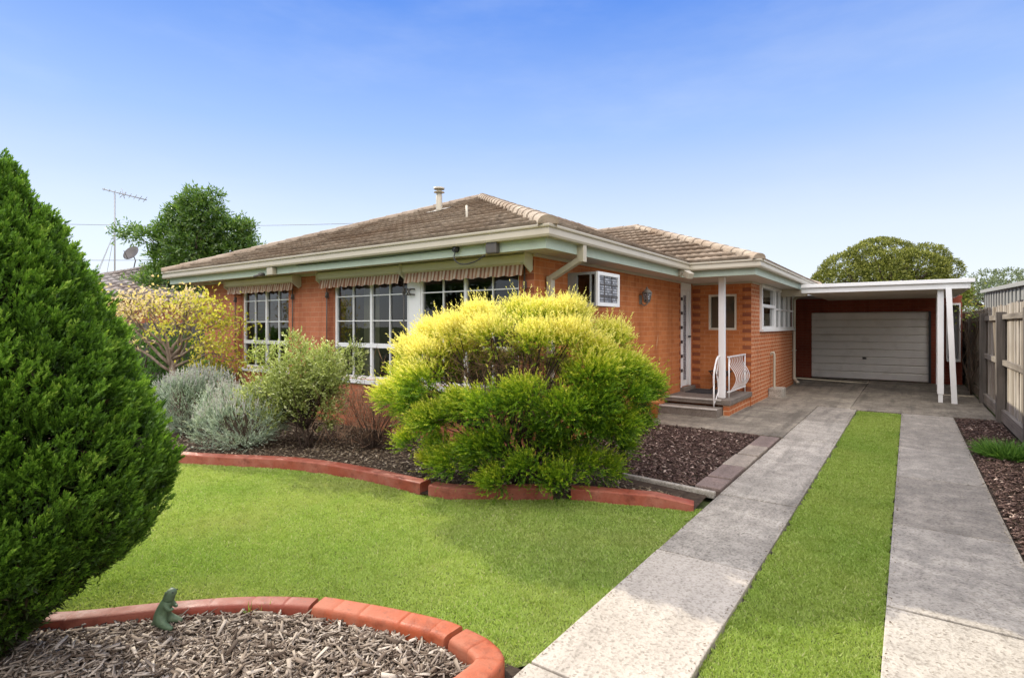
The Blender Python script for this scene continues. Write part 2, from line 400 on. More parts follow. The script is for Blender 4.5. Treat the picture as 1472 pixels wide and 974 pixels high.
M['tree_left'] = leafmat('glossy_tree_leaves', [(0, (.04, .10, .014)), (.5, (.10, .20, .028)), (1, (.24, .36, .06))], .4, gloss=.05, rough=.4)
M['tree_dome'] = leafmat('dome_tree_leaves', [(0, (.06, .085, .012)), (.5, (.19, .21, .035)), (1, (.40, .39, .085))], .15)
M['tree_far'] = leafmat('pale_tree_leaves', [(0, (.10, .13, .07)), (.5, (.18, .22, .11)), (1, (.28, .32, .16))], .25)
M['maple'] = leafmat('yellow_maple_leaves', [(0, (.44, .48, .04)), (.4, (.74, .66, .08)), (.8, (.80, .66, .34)), (1, (.74, .58, .42))], .45)
M['lavender'] = leafmat('silver_foliage', [(0, (.18, .25, .165)), (.5, (.40, .49, .36)), (1, (.66, .72, .57))], .25)
M['spikes'] = leafmat('lavender_flowers', [(0, (.36, .36, .33)), (1, (.55, .52, .50))], .2)
M['varieg'] = leafmat('speckled_leaves', [(0, (.12, .16, .035)), (.5, (.36, .43, .11)), (.8, (.56, .61, .24)), (1, (.80, .80, .52))], .42)
M['green'] = leafmat('fresh_green_leaves', [(0, (.05, .12, .02)), (.5, (.10, .23, .035)), (1, (.18, .34, .06))], .35)
M['ball'] = leafmat('dwarf_conifer_leaves', [(0, (.03, .09, .012)), (1, (.09, .22, .03))], .25)
M['twig'] = leafmat('dry_twigs', [(0, (.12, .07, .045)), (1, (.30, .19, .12))], .0, gloss=0)
M['pink'] = leafmat('pink_flowers', [(0, (.4, .12, .2)), (1, (.6, .3, .4))], .3)
M['vine'] = leafmat('vine_leaves', [(0, (.12, .2, .03)), (.6, (.3, .38, .06)), (1, (.62, .55, .12))], .4)

# ------------------------------------------------------------------ foliage helpers
def unit(a):
    return a / (np.linalg.norm(a, axis=-1, keepdims=True) + 1e-9)

def leaf_arrays(P, D, L, W, tint, droop=0.0):
    n = len(P)
    L = np.broadcast_to(L, (n,))[:, None]; W = np.broadcast_to(W, (n,))[:, None]
    S = unit(np.cross(D, rng.normal(size=(n, 3))))
    Nn = np.cross(S, D)
    mid = P + D * L * .45 + Nn * L * .06
    tip = P + D * L - UP * L * droop
    V = np.stack([P, mid + S * W / 2, tip, mid - S * W / 2], 1).reshape(-1, 3)
    F = np.arange(4 * n).reshape(n, 4)
    return V, F, np.repeat(tint, 4)

def leaves(name, P, D, L, W, tint, mat, parent=None, droop=0.0):
    V, F, T = leaf_arrays(P, D, L, W, tint, droop)
    return arrays(name, V, F, mat, parent, {'tint': T})

def sprig_points(P, D, Ls, n, ang, jitter=.2):
    """n leaflets along each sprig; returns positions, directions and the fraction along the sprig"""
    m = len(P)
    Ls = np.broadcast_to(Ls, (m,))
    A = unit(np.cross(D, rng.normal(size=(m, 3)))); B = np.cross(D, A)
    f = (np.arange(n) + .5) / n
    an = rng.uniform(0, PI2, (m, 1)) + np.arange(n)[None] * 2.4
    rad = np.cos(an)[..., None] * A[:, None] + np.sin(an)[..., None] * B[:, None]
    PP = P[:, None] + D[:, None] * (Ls[:, None] * f[None])[..., None]
    ca = ang * (1 - .6 * f)[None, :, None]
    DD = unit(D[:, None] * np.cos(ca) + rad * np.sin(ca) + rng.normal(0, jitter, (m, n, 3)))
    return PP.reshape(-1, 3), DD.reshape(-1, 3), np.tile(f, m)

def blob_points(blobs, n, shell=.3, cull=.8):
    """points in the outer shell of a union of ellipsoids: [(cx,cy,cz,rx,ry,rz)]"""
    B = np.array(blobs, float); C, Rd = B[:, :3], B[:, 3:]
    w = (Rd[:, 0] * Rd[:, 1] + Rd[:, 0] * Rd[:, 2] + Rd[:, 1] * Rd[:, 2]); w /= w.sum()
    i = rng.choice(len(B), n, p=w)
    d = unit(rng.normal(size=(n, 3)))
    k = 1 - shell * rng.random(n)[:, None] ** 1.3
    P = C[i] + d * Rd[i] * k
    N = unit(d / Rd[i])
    keep = np.ones(n, bool)
    for c, r in zip(C, Rd):
        q = np.linalg.norm((P - c) / r, axis=1)
        keep &= ~((q < cull))
    return P[keep], N[keep]

def bez(a, b, c, n=7):
    return [(1 - t) ** 2 * np.asarray(a) + 2 * t * (1 - t) * np.asarray(b) + t * t * np.asarray(c) for t in np.linspace(0, 1, n)]

def branches(mb, base, tops, r0, r1, bend=.25, n=7, sides=6):
    base = np.asarray(base, float)
    for t in tops:
        t = np.asarray(t, float); d = t - base; ln = np.linalg.norm(d)
        mid = base + d * .5 + np.array([random.uniform(-1, 1), random.uniform(-1, 1), random.uniform(.1, .9)]) * ln * bend
        p = bez(base, mid, t, n)
        for k in range(1, n - 1): p[k] = p[k] + rng.normal(0, ln * .018, 3)
        mb.tube(p, list(np.linspace(r0, r1, n)), sides)

def catmull(pts, per=8):
    pts = [np.asarray(p, float) for p in pts]
    P = [2 * pts[0] - pts[1]] + pts + [2 * pts[-1] - pts[-2]]
    out = []
    for i in range(1, len(P) - 2):
        for k in range(per):
            t = k / per
            a, b, c, d = P[i - 1], P[i], P[i + 1], P[i + 2]
            out.append(.5 * ((2 * b) + (c - a) * t + (2 * a - 5 * b + 4 * c - d) * t * t + (3 * b - a - 3 * c + d) * t ** 3))
    out.append(pts[-1]); return out

def in_poly(X, Y, poly):
    poly = np.asarray(poly)[:, :2]; c = np.zeros(len(X), bool); j = len(poly) - 1
    for i in range(len(poly)):
        xi, yi = poly[i]; xj, yj = poly[j]
        cond = ((yi > Y) != (yj > Y)) & (X < (xj - xi) * (Y - yi) / (yj - yi + 1e-12) + xi)
        c ^= cond; j = i
    return c

def structure(o):
    o['kind'] = 'structure'; return o

# ================================================================== SETTING: ground, lawn, driveway, beds
mb = MB(); mb.poly([(-400, -400, -.09), (400, -400, -.09), (400, 400, -.09), (-400, 400, -.09)])
structure(mb.build('ground', M['ground']))

kerb_up = [(-10.6, 2.3), (-9.0, 2.55), (-7.9, 2.8), (-7.22, 3.08), (-6.06, 3.62), (-5.3, 3.85), (-4.69, 3.95), (-3.82, 4.02), (-3.3, 4.35), (-2.72, 4.78), (-2.1, 5.0), (-1.62, 5.14)]
kerb_low = [(-4.9, .45), (-4.35, .8), (-3.95, 1.1), (-3.6, 1.5), (-3.3, 1.80), (-2.97, 2.02), (-2.6, 2.16), (-2.27, 2.25), (-1.98, 2.29), (-1.68, 2.2)]
kerb_up = [(x * (1 - .03 * min(1, max(0, (x + 5.5) / 2.5))), y * (1 - .03 * min(1, max(0, (x + 5.5) / 2.5)))) for x, y in kerb_up]
kerb_low = [(x * .965, y * .965) for x, y in kerb_low]
ku = catmull(kerb_up, 8); kl = catmull(kerb_low, 8)
# lawn: between the two kerbs and the left driveway strip, running on to the left behind the conifer
lawn = [tuple(p) for p in ku] + [(-1.51, 5.12), (-1.51, 2.3)] + [tuple(p) for p in reversed(kl)] + [(-6.2, -.6), (-10.6, -2)]
mb = MB(); mb.poly([(x, y, -.03) for x, y in lawn]); structure(mb.build('lawn', M['lawn_soil']))
mb = MB(); mb.poly([(-.83, -3, -.03), (-.107, -3, -.03), (-.125, 12.72, -.03), (-.80, 12.88, -.03)])
structure(mb.build('lawn_strip', M['lawn_soil']))

# concrete slabs with real joints between them
def slab(mb, x0, x1, y0, y1, z=0.0, t=.1, tilt=0.0):
    g = .009
    mb.raw([(x0, y0 + g, -t), (x1, y0 + g, -t), (x1, y1 - g, -t), (x0, y1 - g, -t),
            (x0, y0 + g, z), (x1, y0 + g, z + tilt), (x1, y1 - g, z + tilt), (x0, y1 - g, z)],
           [(4, 5, 6, 7), (0, 1, 5, 4), (1, 2, 6, 5), (2, 3, 7, 6), (3, 0, 4, 7)])
mb = MB()
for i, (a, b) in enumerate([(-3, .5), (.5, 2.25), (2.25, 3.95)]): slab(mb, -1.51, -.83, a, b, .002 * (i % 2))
structure(mb.build('driveway_strip_clean_lit', M['conc_lit'], None, .006))
mb = MB()
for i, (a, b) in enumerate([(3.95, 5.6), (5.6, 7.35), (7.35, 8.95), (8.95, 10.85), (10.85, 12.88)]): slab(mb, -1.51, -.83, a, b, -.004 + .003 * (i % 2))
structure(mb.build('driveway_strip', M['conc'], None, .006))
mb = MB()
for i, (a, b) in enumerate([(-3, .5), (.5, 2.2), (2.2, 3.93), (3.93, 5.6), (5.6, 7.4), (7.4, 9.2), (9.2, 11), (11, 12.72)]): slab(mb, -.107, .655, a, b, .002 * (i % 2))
structure(mb.build('driveway_strip_shade_tinted', M['conc_right'], None, .006))
mb = MB()
slab(mb, -3.86, -2.72, 9.0, 12.0, -.002); slab(mb, -2.712, -1.52, 9.0, 12.0, .0); slab(mb, -2.64, -1.52, 12.0, 12.9, .001)
slab(mb, -2.64, -.95, 12.9, 15.6, 0); slab(mb, -.94, 1.27, 12.75, 15.6, .002); slab(mb, -3.9, -.95, 15.6, 19.84, 0); slab(mb, -.94, 1.27, 15.6, 19.84, -.002)
structure(mb.build('path', M['conc_path'], None, .006))

# garden beds
mb = MB()
bed = [tuple(p) for p in ku] + [(-1.6, 5.5), (-2.5, 5.62), (-3.86, 5.7), (-3.86, 5.95), (-12.4, 5.95), (-16, 5.95), (-16, 2.2)]
mb.poly([(x, y, -.012) for x, y in bed])
structure(mb.build('garden_bed', M['soil']))
mb = MB(); mb.poly([(-3.95, 5.62, -.02), (-1.52, 5.55, -.02), (-1.52, 8.99, -.02), (-3.95, 8.99, -.02)])
structure(mb.build('mulch_bed', M['soil']))
mb = MB(); mb.poly([(.66, -3, -.03), (1.4, -3, -.03), (1.4, 12.74, -.03), (.66, 12.74, -.03)])
structure(mb.build('fence_bed', M['soil']))
lowbed = [tuple(p) for p in kl] + [(-1.64, 1.9), (-1.72, 1.2), (-1.72, -1.5), (-6.5, -1.5)]
mb = MB(); mb.poly([(x, y, -.012) for x, y in lowbed]); structure(mb.build('front_bed', M['soil']))
mb = MB(); mb.poly([(-1.72, -1.5, -.02), (-1.52, -1.5, -.02), (-1.52, 2.2, -.02), (-1.72, 2.2, -.02)]); structure(mb.build('dirt_margin', M['soil']))

# grass blades: nobody could count them
def ragged(poly, amp=.021, step=.05):
    out = []; n = len(poly)
    for a, b in zip(poly, list(poly[1:]) + [poly[0]]):
        a, b = np.asarray(a, float), np.asarray(b, float); L = np.linalg.norm(b - a); m = max(1, int(L / step))
        nr = np.array([b[1] - a[1], a[0] - b[0]]) / (L + 1e-9)
        for k in range(m): out.append(tuple(a + (b - a) * k / m + nr * rng.normal(.0, amp)))
    return out
def grass(name, poly, dens_fn, mat, label, hmin=.010, hmax=.019, wmul=.8):
    poly = ragged(poly); pl = np.asarray(poly); x0, y0 = pl.min(0); x1, y1 = pl.max(0)
    x0 = max(x0, -9.5); y0 = max(y0, .2)
    n = int((x1 - x0) * (y1 - y0) * 26000)
    X = rng.uniform(x0, x1, n); Y = rng.uniform(y0, y1, n)
    d = X * CF[0] + Y * CF[1]; xc = X * CR[0] + Y * CR[1]
    keep = in_poly(X, Y, poly) & (d > 1.6) & (np.abs(xc) < d * 1.12 + .6) & (rng.random(n) < np.clip(dens_fn(d), 0, 1))
    X, Y, d = X[keep], Y[keep], d[keep]; n = len(X)
    wid = (.0028 + .0009 * d) * wmul
    h = rng.uniform(hmin, hmax, n) * (1 + .5 * (rng.random(n) < .06))
    an = rng.uniform(0, PI2, n); lean = rng.uniform(.2, 1.5, n)
    B = np.stack([X, Y, np.full(n, -.03)], 1)
    a2 = rng.uniform(0, PI2, n)
    S = np.stack([np.cos(an), np.sin(an), 0 * an], 1) * wid[:, None]
    T = B + np.stack([np.cos(a2) * lean * h, np.sin(a2) * lean * h, h], 1)
    V = np.stack([B - S, B + S, T], 1).reshape(-1, 3)
    tint = np.clip(rng.normal(.5, .2, n), 0, .95); tint = np.where(rng.random(n) < .035, 1.0, tint)
    o = arrays(name, V, np.arange(3 * n).reshape(n, 3), mat, None, {'tint': np.repeat(tint, 3)})
    return tag(o, label, 'grass', None, 'stuff')
grass('grass', lawn, lambda d: 1.15 * (3.0 / np.maximum(d, 2.2)) ** 1.3, M['grass'], 'mown green front lawn between the two red garden kerbs')
strip_poly = [(-.84, .2), (-.098, .2), (-.11, 12.73), (-.81, 12.88)]
grass('grass', strip_poly, lambda d: 1.2 * (3.2 / np.maximum(d, 2.2)) ** 1.0, M['strip_grass'], 'bright green turf strip between the two concrete wheel tracks')

# wood chips and mulch
def chips(name, X, Y, z, L, W, T, tint, mat, label, lift=.03, tilt=.5):
    n = len(X)
    an = rng.uniform(0, PI2, n); el = rng.normal(0, tilt, n) * .5
    D = np.stack([np.cos(an) * np.cos(el), np.sin(an) * np.cos(el), np.sin(el)], 1)
    S = unit(np.cross(D, UP + rng.normal(0, .35, (n, 3)))); Nn = np.cross(S, D)
    C = np.stack([X, Y, z + rng.random(n) * lift + np.abs(D[:, 2]) * L * .4], 1)
    V = []
    for a, b, c in ((-1, -1, -1), (1, -.6, -1), (1, .6, -1), (-1, 1, -1), (-1, -1, 1), (1, -.6, 1), (1, .6, 1), (-1, 1, 1)):
        V.append(C + D * (a * L / 2)[:, None] + S * (b * W / 2)[:, None] + Nn * (c * T / 2)[:, None])
    V = np.stack(V, 1).reshape(-1, 3)
    f = np.array([(0, 3, 2, 1), (4, 5, 6, 7), (0, 1, 5, 4), (1, 2, 6, 5), (2, 3, 7, 6), (3, 0, 4, 7)])
    F = (np.arange(n)[:, None, None] * 8 + f[None]).reshape(-1, 4)
    return tag(arrays(name, V, F, mat, None, {'tint': np.repeat(tint, 8)}), label, 'mulch', None, 'stuff')
def scatter(poly, n, margin=0):
    pl = np.asarray(poly); x0, y0 = pl.min(0); x1, y1 = pl.max(0)
    X = rng.uniform(x0, x1, n * 4); Y = rng.uniform(y0, y1, n * 4); k = in_poly(X, Y, poly)
    return X[k][:n], Y[k][:n]
n = 1000; sd_ = rng.integers(0, 4, n); X = np.choose(sd_, [np.full(n, -1.50), np.full(n, -.84), np.full(n, -.095), np.full(n, .645)]) + np.choose(sd_, [1, -1, 1, -1]) * np.abs(rng.normal(0, .010, n)) * (1 + 3 * (rng.random(n) < .08)); Y = rng.uniform(1.2, 12.5, n) ** 1.0
Lc = rng.uniform(.004, .013, n)
chips('edge_litter', X, Y, .003, Lc, Lc * .5, np.full(n, .002), rng.random(n), M['litter'], 'crumbs of soil and clippings along the concrete track edges', .002, .15)
kb = np.array(kl); inner = [tuple(p + np.array([.02, -.15])) for p in kl] + [(-1.85, 1.9), (-1.85, -.2), (-5.2, -.2)]
X, Y = scatter(inner, 34000)
big = rng.random(len(X)) < .16
Lc = np.where(big, rng.uniform(.04, .105, len(X)), rng.uniform(.014, .05, len(X)))
chips('wood_chips', X, Y, -.01, Lc, Lc * rng.uniform(.09, .24, len(X)) + .002, rng.uniform(.002, .006, len(X)), np.clip(rng.normal(.48, .28, len(X)), 0, 1), M['chips'],
      'pale grey brown wood chips heaped in the front bed', .035, .45)
X, Y = scatter([(-3.85, 5.72), (-1.80, 5.68), (-1.82, 8.9), (-3.85, 8.93)], 11000)
Lc = rng.uniform(.015, .05, len(X))
chips('bark_mulch', X, Y, -.015, Lc, Lc * rng.uniform(.3, .6, len(X)), rng.uniform(.003, .008, len(X)), np.clip(rng.normal(.45, .25, len(X)), 0, 1), M['dark_chips'],
      'dark purplish bark mulch beside the brick side wall', .03, .5)
X, Y = scatter([(.68, 2.0), (1.27, 2.0), (1.27, 12.7), (.68, 12.7)], 9000)
Lc = rng.uniform(.015, .06, len(X))
chips('bark_mulch', X, Y, -.025, Lc, Lc * rng.uniform(.2, .5, len(X)), rng.uniform(.003, .008, len(X)), np.clip(rng.normal(.42, .25, len(X)), 0, 1), M['dark_chips'],
      'brown bark mulch along the foot of the paling fence', .03, .5)
kin = [tuple(p + np.array([-.05, .17])) for p in ku if p[0] > -9]
X, Y = scatter(kin + [(-1.9, 5.35), (-3.7, 5.55), (-3.8, 5.8), (-9, 5.8)], 9000)
Lc = rng.uniform(.015, .05, len(X))
chips('leaf_litter', X, Y, -.01, Lc, Lc * rng.uniform(.3, .7, len(X)), rng.uniform(.001, .003, len(X)), np.clip(rng.normal(.45, .28, len(X)), 0, 1), M['litter'],
      'dry leaf litter under the shrubs by the front windows', .02, .5)

# ------------------------------------------------------------------ red kerbs
def kerb(path, side, label, score=.24, w=.165, h=.085, sc_on=True, taper_end=False, mat='terracotta'):
    """sweep of a rounded kerb section along a ground path, lawn edge on the path, body on `side`"""
    path = [np.asarray(p, float) for p in path]
    seg = [0]
    for a, b in zip(path, path[1:]): seg.append(seg[-1] + np.linalg.norm(b - a))
    seg = np.array(seg); tot = seg[-1]
    S = list(np.linspace(0, tot, max(4, int(tot / .06))))
    sc = {}
    if sc_on:
        q = score * .6
        while q < tot - .08:
            for e, k in ((-.005, 1), (0, .9), (.005, 1)): sc[q + e] = k
            q += score * random.uniform(.75, 1.3)
    S = sorted([s for s in S if not any(abs(s - q) < .01 for q in sc)] + list(sc))
    P = np.array(path)
    prof = [(0, -.06), (0, h * .8), (.008, h * .95), (.022, h), (w - .034, h), (w - .014, h * .92), (w - .003, h * .66), (w, -.06)]
    pts, n = [], len(prof)
    for s in S:
        c = np.array([np.interp(s, seg, P[:, 0]), np.interp(s, seg, P[:, 1])])
        c2 = np.array([np.interp(min(s + .05, tot), seg, P[:, 0]), np.interp(min(s + .05, tot), seg, P[:, 1])])
        c1 = np.array([np.interp(max(s - .05, 0), seg, P[:, 0]), np.interp(max(s - .05, 0), seg, P[:, 1])])
        t = (c2 - c1) / np.linalg.norm(c2 - c1); nr = np.array([-t[1], t[0]]) * side
        k = sc.get(s, 1.0); wob = math.sin(s * 3.1 + len(path)) * .004
        e = min(1.0, .35 + .65 * (tot - s) / .35) if taper_end else 1.0
        for a, z in prof:
            aa = w / 2 + (a - w / 2) * (.96 if k < 1 else 1)
            pts.append((c[0] + nr[0] * aa, c[1] + nr[1] * aa, (z * k * e + wob) if z > 0 else z))
    m = len(S)
    fs = [(i * n + j, i * n + j + 1, (i + 1) * n + j + 1, (i + 1) * n + j) for i in range(m - 1) for j in range(n - 1)]
    b = MB(); b.raw(pts, fs, True); b.raw(pts[:n], [tuple(range(n))]); b.raw(pts[-n:], [tuple(range(n - 1, -1, -1))])
    o = b.build('garden_kerb', M[mat])
    o.modifiers.new('ws', 'WEIGHTED_NORMAL')
    return tag(o, label, 'kerb', 'red painted garden kerb pieces')
def cut(path, x0, x1):
    return [p for p in path if x0 <= p[0] <= x1]
kerb(cut(ku, -10.7, -3.86), 1, 'long curving red kerb in front of the lavender and speckled shrub', .9)
kerb(cut(ku, -3.84, -2.74), 1, 'red kerb piece under the middle of the golden bush', .9)
kerb(cut(ku, -2.70, -1.5), 1, 'red kerb piece right of the golden bush, tapering to the driveway', .9, taper_end=True)
kerb(cut(kl, -5, -2.80), -1, 'dark red kerb piece behind the green animal figurine', .22, w=.12, h=.055, mat='kerb_shaded')
kerb(cut(kl, -2.78, -1.90), -1, 'bright orange red kerb piece curving along the lawn and wood chips', .22, w=.15, h=.07, mat='kerb_orange')
end = catmull([(-1.87, 2.205), (-1.70, 2.19), (-1.555, 2.10), (-1.53, 1.85), (-1.60, 1.2), (-1.64, .2)], 8)
kerb(end, -1, 'red kerb corner piece turning beside the driveway', .25, w=.15, h=.075, mat='kerb_orange')
# concrete edging and pavers beside the mulch
mb = MB(); mb.beam((-2.55, 5.66, -.01), (-1.54, 5.55, -.01), .06, .07); tag(mb.build('concrete_edging', M['conc'], None, .012), 'narrow grey concrete edging at the near end of the dark mulch', 'edging')
labs = ['reddish paver nearest the grey concrete edging', 'wide pinkish paver second from the grey concrete edging', 'pale tan paver in the middle of the paver row', 'tan paver second from the path end of the row', 'reddish paver touching the path by the porch']
y = 5.72
for i, (ln, mt) in enumerate([(.42, 'paver_red'), (.62, 'paver_red'), (.66, 'paver_tan'), (.62, 'paver_tan'), (.82, 'paver_red')]):
    mb = MB(); j = random.uniform(-.015, .015); wd = random.uniform(.24, .29)
    mb.box((-1.53 - wd + j, y, -.08), (-1.535, y + ln - .02, .012 + .008 * (i % 2)))
    tag(mb.build('paver', M[mt], None, .012), labs[i], 'paver', 'pavers edging the dark mulch bed'); y += ln + .006

# ================================================================== HOUSE
HX0, HX1, HY0, HY1 = -12.5, -3.87, 5.86, 19.6
KX, KY0, KY1 = -2.65, 12.19, 17.35
SOF = 2.57
house = thing('brick_house', 'single storey orange brick house with brown tiled hip roof and green fascia', 'house', None, (-8, 10, 0))
def part(b, name, mat, parent=None, bevel=0.0, label=None):
    parent = parent or house
    o = b.build(name, mat, None, bevel)
    o.parent = parent
    o.matrix_parent_inverse = world_inv(parent)
    if label: o['label'] = label
    return o
def world_inv(p):
    bpy.context.view_layer.update()
    return p.matrix_world.inverted()
FX = ((1, 0, 0), (0, -1, 0), (0, 0, 1))       # wall facing the street: s = X, out = -Y
FE = ((0, 1, 0), (1, 0, 0), (0, 0, 1))        # wall facing the driveway: s = Y, out = +X

def wall(o, ax, s0, s1, z0, z1, openings=(), t=.24):
    """outer skin, reveals and inner skin round rectangular openings; s along the wall, second axis outwards"""
    b = MB(o, ax)
    ss = sorted({s0, s1, *[q for op in openings for q in op[:2]]}); zs = sorted({z0, z1, *[q for op in openings for q in op[2:]]})
    for a, c in zip(ss, ss[1:]):
        for e, f in zip(zs, zs[1:]):
            if any(op[0] <= a and c <= op[1] and op[2] <= e and f <= op[3] for op in openings): continue
            b.poly([(a, 0, e), (c, 0, e), (c, 0, f), (a, 0, f)])
            b.poly([(a, -t, e), (a, -t, f), (c, -t, f), (c, -t, e)])
    for a, c, e, f in openings:
        b.poly([(a, 0, e), (a, -t, e), (a, -t, f), (a, 0, f)]); b.poly([(c, 0, e), (c, 0, f), (c, -t, f), (c, -t, e)])
        b.poly([(a, 0, e), (c, 0, e), (c, -t, e), (a, -t, e)]); b.poly([(a, 0, f), (a, -t, f), (c, -t, f), (c, 0, f)])
    return b
W1 = (-10.97, -9.31, .82, 2.52); W2 = (-7.99, -4.10, .78, 2.52)
part(wall((0, HY0, 0), FX, HX0, HX1, -.05, SOF, [W1, W2]), 'wall', M['brick_front'])
BW = (6.74, 7.36, 1.95, 2.36)
part(wall((HX1, 0, 0), FE, HY0 + .0015, KY0, -.05, SOF, [(11.42, 12.06, .36, SOF - .001), BW]), 'wall', M['brick_east'], None, 0, 'bright orange brick side wall with a lamp')
KW = (13.0, 17.2, 1.57, 2.55); BLW = (-3.52, -2.94, 1.56, 2.32)
part(wall((0, KY0, 0), FX, HX1 + .001, KX, -.05, SOF, [BLW]), 'wall', M['brick_east'], None, 0, 'brick porch wall with a small blind-covered window')
part(wall((KX, 0, 0), FE, KY0 + .0015, KY1, -.05, SOF, [KW]), 'wall', M['brick_kitchen'], None, 0, 'brick kitchen wall with pale mortar lines')
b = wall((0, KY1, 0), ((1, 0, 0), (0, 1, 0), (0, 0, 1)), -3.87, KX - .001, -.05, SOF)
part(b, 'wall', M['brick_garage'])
b = wall((HX0, 0, 0), ((0, 1, 0), (-1, 0, 0), (0, 0, 1)), HY0 + .001, HY1, -.05, SOF); part(b, 'wall', M['brick_front'])
b = wall((0, HY1, 0), ((1, 0, 0), (0, 1, 0), (0, 0, 1)), HX0, HX1, -.05, SOF); part(b, 'wall', M['brick_front'])
b = wall((HX1, 0, 0), FE, KY1 + .01, HY1, -.05, SOF); part(b, 'wall', M['brick_garage'])
# dark quoin bricks at corners and window sides: toothed courses 4 mm proud
def quoin(o, ax, s, dirn, z0, z1, wa=.12, wb=.23):
    b = MB(o, ax); z = z0; k = 0
    while z + .08 < z1:
        w = wa if k % 2 else wb
        if w > .02: b.box((s, .0, z), (s + dirn * w, .004, z + .08))
        z += .086; k += 1
    return b
for s, dn in ((HX1 + .004, 1), (KX - .001, -1)):
    part(quoin((0, KY0, 0), FX, s, dn, .30, 2.54, .0, .17), 'quoin_brick', M['brick_dark'])
for s, dn in ((W1[0] - .001, -1), (W2[0] - .001, -1)):
    part(quoin((0, HY0, 0), FX, s, dn, .0, 2.54, .115, .119), 'quoin_brick', M['brick_dark'])
part(quoin((0, HY0, 0), FX, HX1 - .001, -1, .0, 2.54, .0, .2), 'quoin_brick', M['brick_dark'])
part(quoin((HX1, 0, 0), FE, 11.40, -1, .36, 2.52, .0, .07), 'quoin_brick', M['brick_dark'])

# interior: floor, partitions
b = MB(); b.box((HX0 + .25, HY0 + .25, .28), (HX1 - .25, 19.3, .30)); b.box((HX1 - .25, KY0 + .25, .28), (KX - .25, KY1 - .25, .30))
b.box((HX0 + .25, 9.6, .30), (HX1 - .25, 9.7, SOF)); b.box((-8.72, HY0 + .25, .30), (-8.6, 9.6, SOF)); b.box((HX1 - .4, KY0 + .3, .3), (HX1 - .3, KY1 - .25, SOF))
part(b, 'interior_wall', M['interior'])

def window(o, ax, s0, s1, z0, z1, cols, rows, mat='white', setback=.06, fw=.05, glassm='glass', parent=None, extra=()):
    """cols: list of (s0,s1,nmuntins); rows: list of z positions of glazing bars; extra: (a,b,z) transoms"""
    seen = set()
    b = MB(o, ax); y0, y1 = -setback - .05, -setback + .012
    b.box((s0, y0, z0), (s0 + fw, y1, z1)); b.box((s1 - fw, y0, z0), (s1, y1, z1))
    b.box((s0 + fw, y0, z0), (s1 - fw, y1, z0 + fw)); b.box((s0 + fw, y0, z1 - fw), (s1 - fw, y1, z1))
    for a, c, z in extra: b.box((a, y0 + .004, z - .035), (c, y1 + .012, z + .035))
    for a, c, nm in cols:
        for e in (a, c):
            if s0 + .1 < e < s1 - .1 and round(e, 3) not in seen: seen.add(round(e, 3)); b.box((e - .024, y0 + .002, z0 + fw), (e + .024, y1 + .004, z1 - fw))
        for k in range(1, nm + 1):
            s = a + (c - a) * k / (nm + 1); b.box((s - .008, y0 + .02, z0 + fw), (s + .008, y1 - .006, z1 - fw))
        for z in rows: b.box((a + .02, y0 + .022, z - .008), (c - .02, y1 - .008, z + .008))
    w = part(b, 'window', M[mat], parent)
    g = MB(o, ax); g.poly([(s0 + .01, y0 + .03, z0 + .01), (s1 - .01, y0 + .03, z0 + .01), (s1 - .01, y0 + .03, z1 - .01), (s0 + .01, y0 + .03, z1 - .01)])
    part(g, 'pane', M[glassm], w)
    return w
def curtain(o, ax, s0, s1, z0, z1, out, parent, mat='curtain', name='curtain'):
    n = max(8, int((s1 - s0) / .018)); b = MB(o, ax)
    ss = np.linspace(s0, s1, n); ph = random.uniform(0, 6)
    f = [out + .022 * math.sin(s * 46 + ph) + .01 * math.sin(s * 17) for s in ss]
    b.raw([(s, y, z0) for s, y in zip(ss, f)] + [(s, y, z1) for s, y in zip(ss, f)], [(i, i + 1, n + i + 1, n + i) for i in range(n - 1)], True)
    part(b, name, M[mat], parent)
o1 = (0, HY0, 0)
w = window(o1, FX, *W1, [(-10.97, -10.14, 1), (-10.14, -9.31, 1)], [2.14, 1.73], extra=[(-10.95, -9.33, 1.33)])
curtain(o1, FX, -9.75, -9.55, .7, 2.5, -.32, w)
w = window(o1, FX, *W2, [(-7.99, -7.06, 1), (-7.06, -6.20, 1), (-5.92, -5.06, 1), (-5.06, -4.10, 1)], [2.14, 1.73], extra=[(-7.97, -6.2, 1.33), (-5.92, -4.12, 1.33)])
curtain(o1, FX, -7.55, -7.2, .7, 2.5, -.32, w)
b = MB(o1, FX); b.box((-6.19, -.12, .80), (-5.93, -.03, 2.5)); part(b, 'window_pier', M['white'])
for w_ in (W1, W2):
    b = MB(o1, FX); b.box((w_[0] - .03, -.2, w_[2] - .07), (w_[1] + .03, .045, w_[2] - .002)); part(b, 'sill', M['white'] if w_ is W2 else M['white'], None, .006)
# porch window with blind
o2 = (0, KY0, 0)
w = window(o2, FX, *BLW, [], [], mat='beige', setback=.02, fw=.045)
b = MB(o2, FX); b.box((BLW[0] + .04, -.1, BLW[2] + .04), (BLW[1] - .04, -.085, BLW[3] - .04)); part(b, 'blind', M['blind'], w)
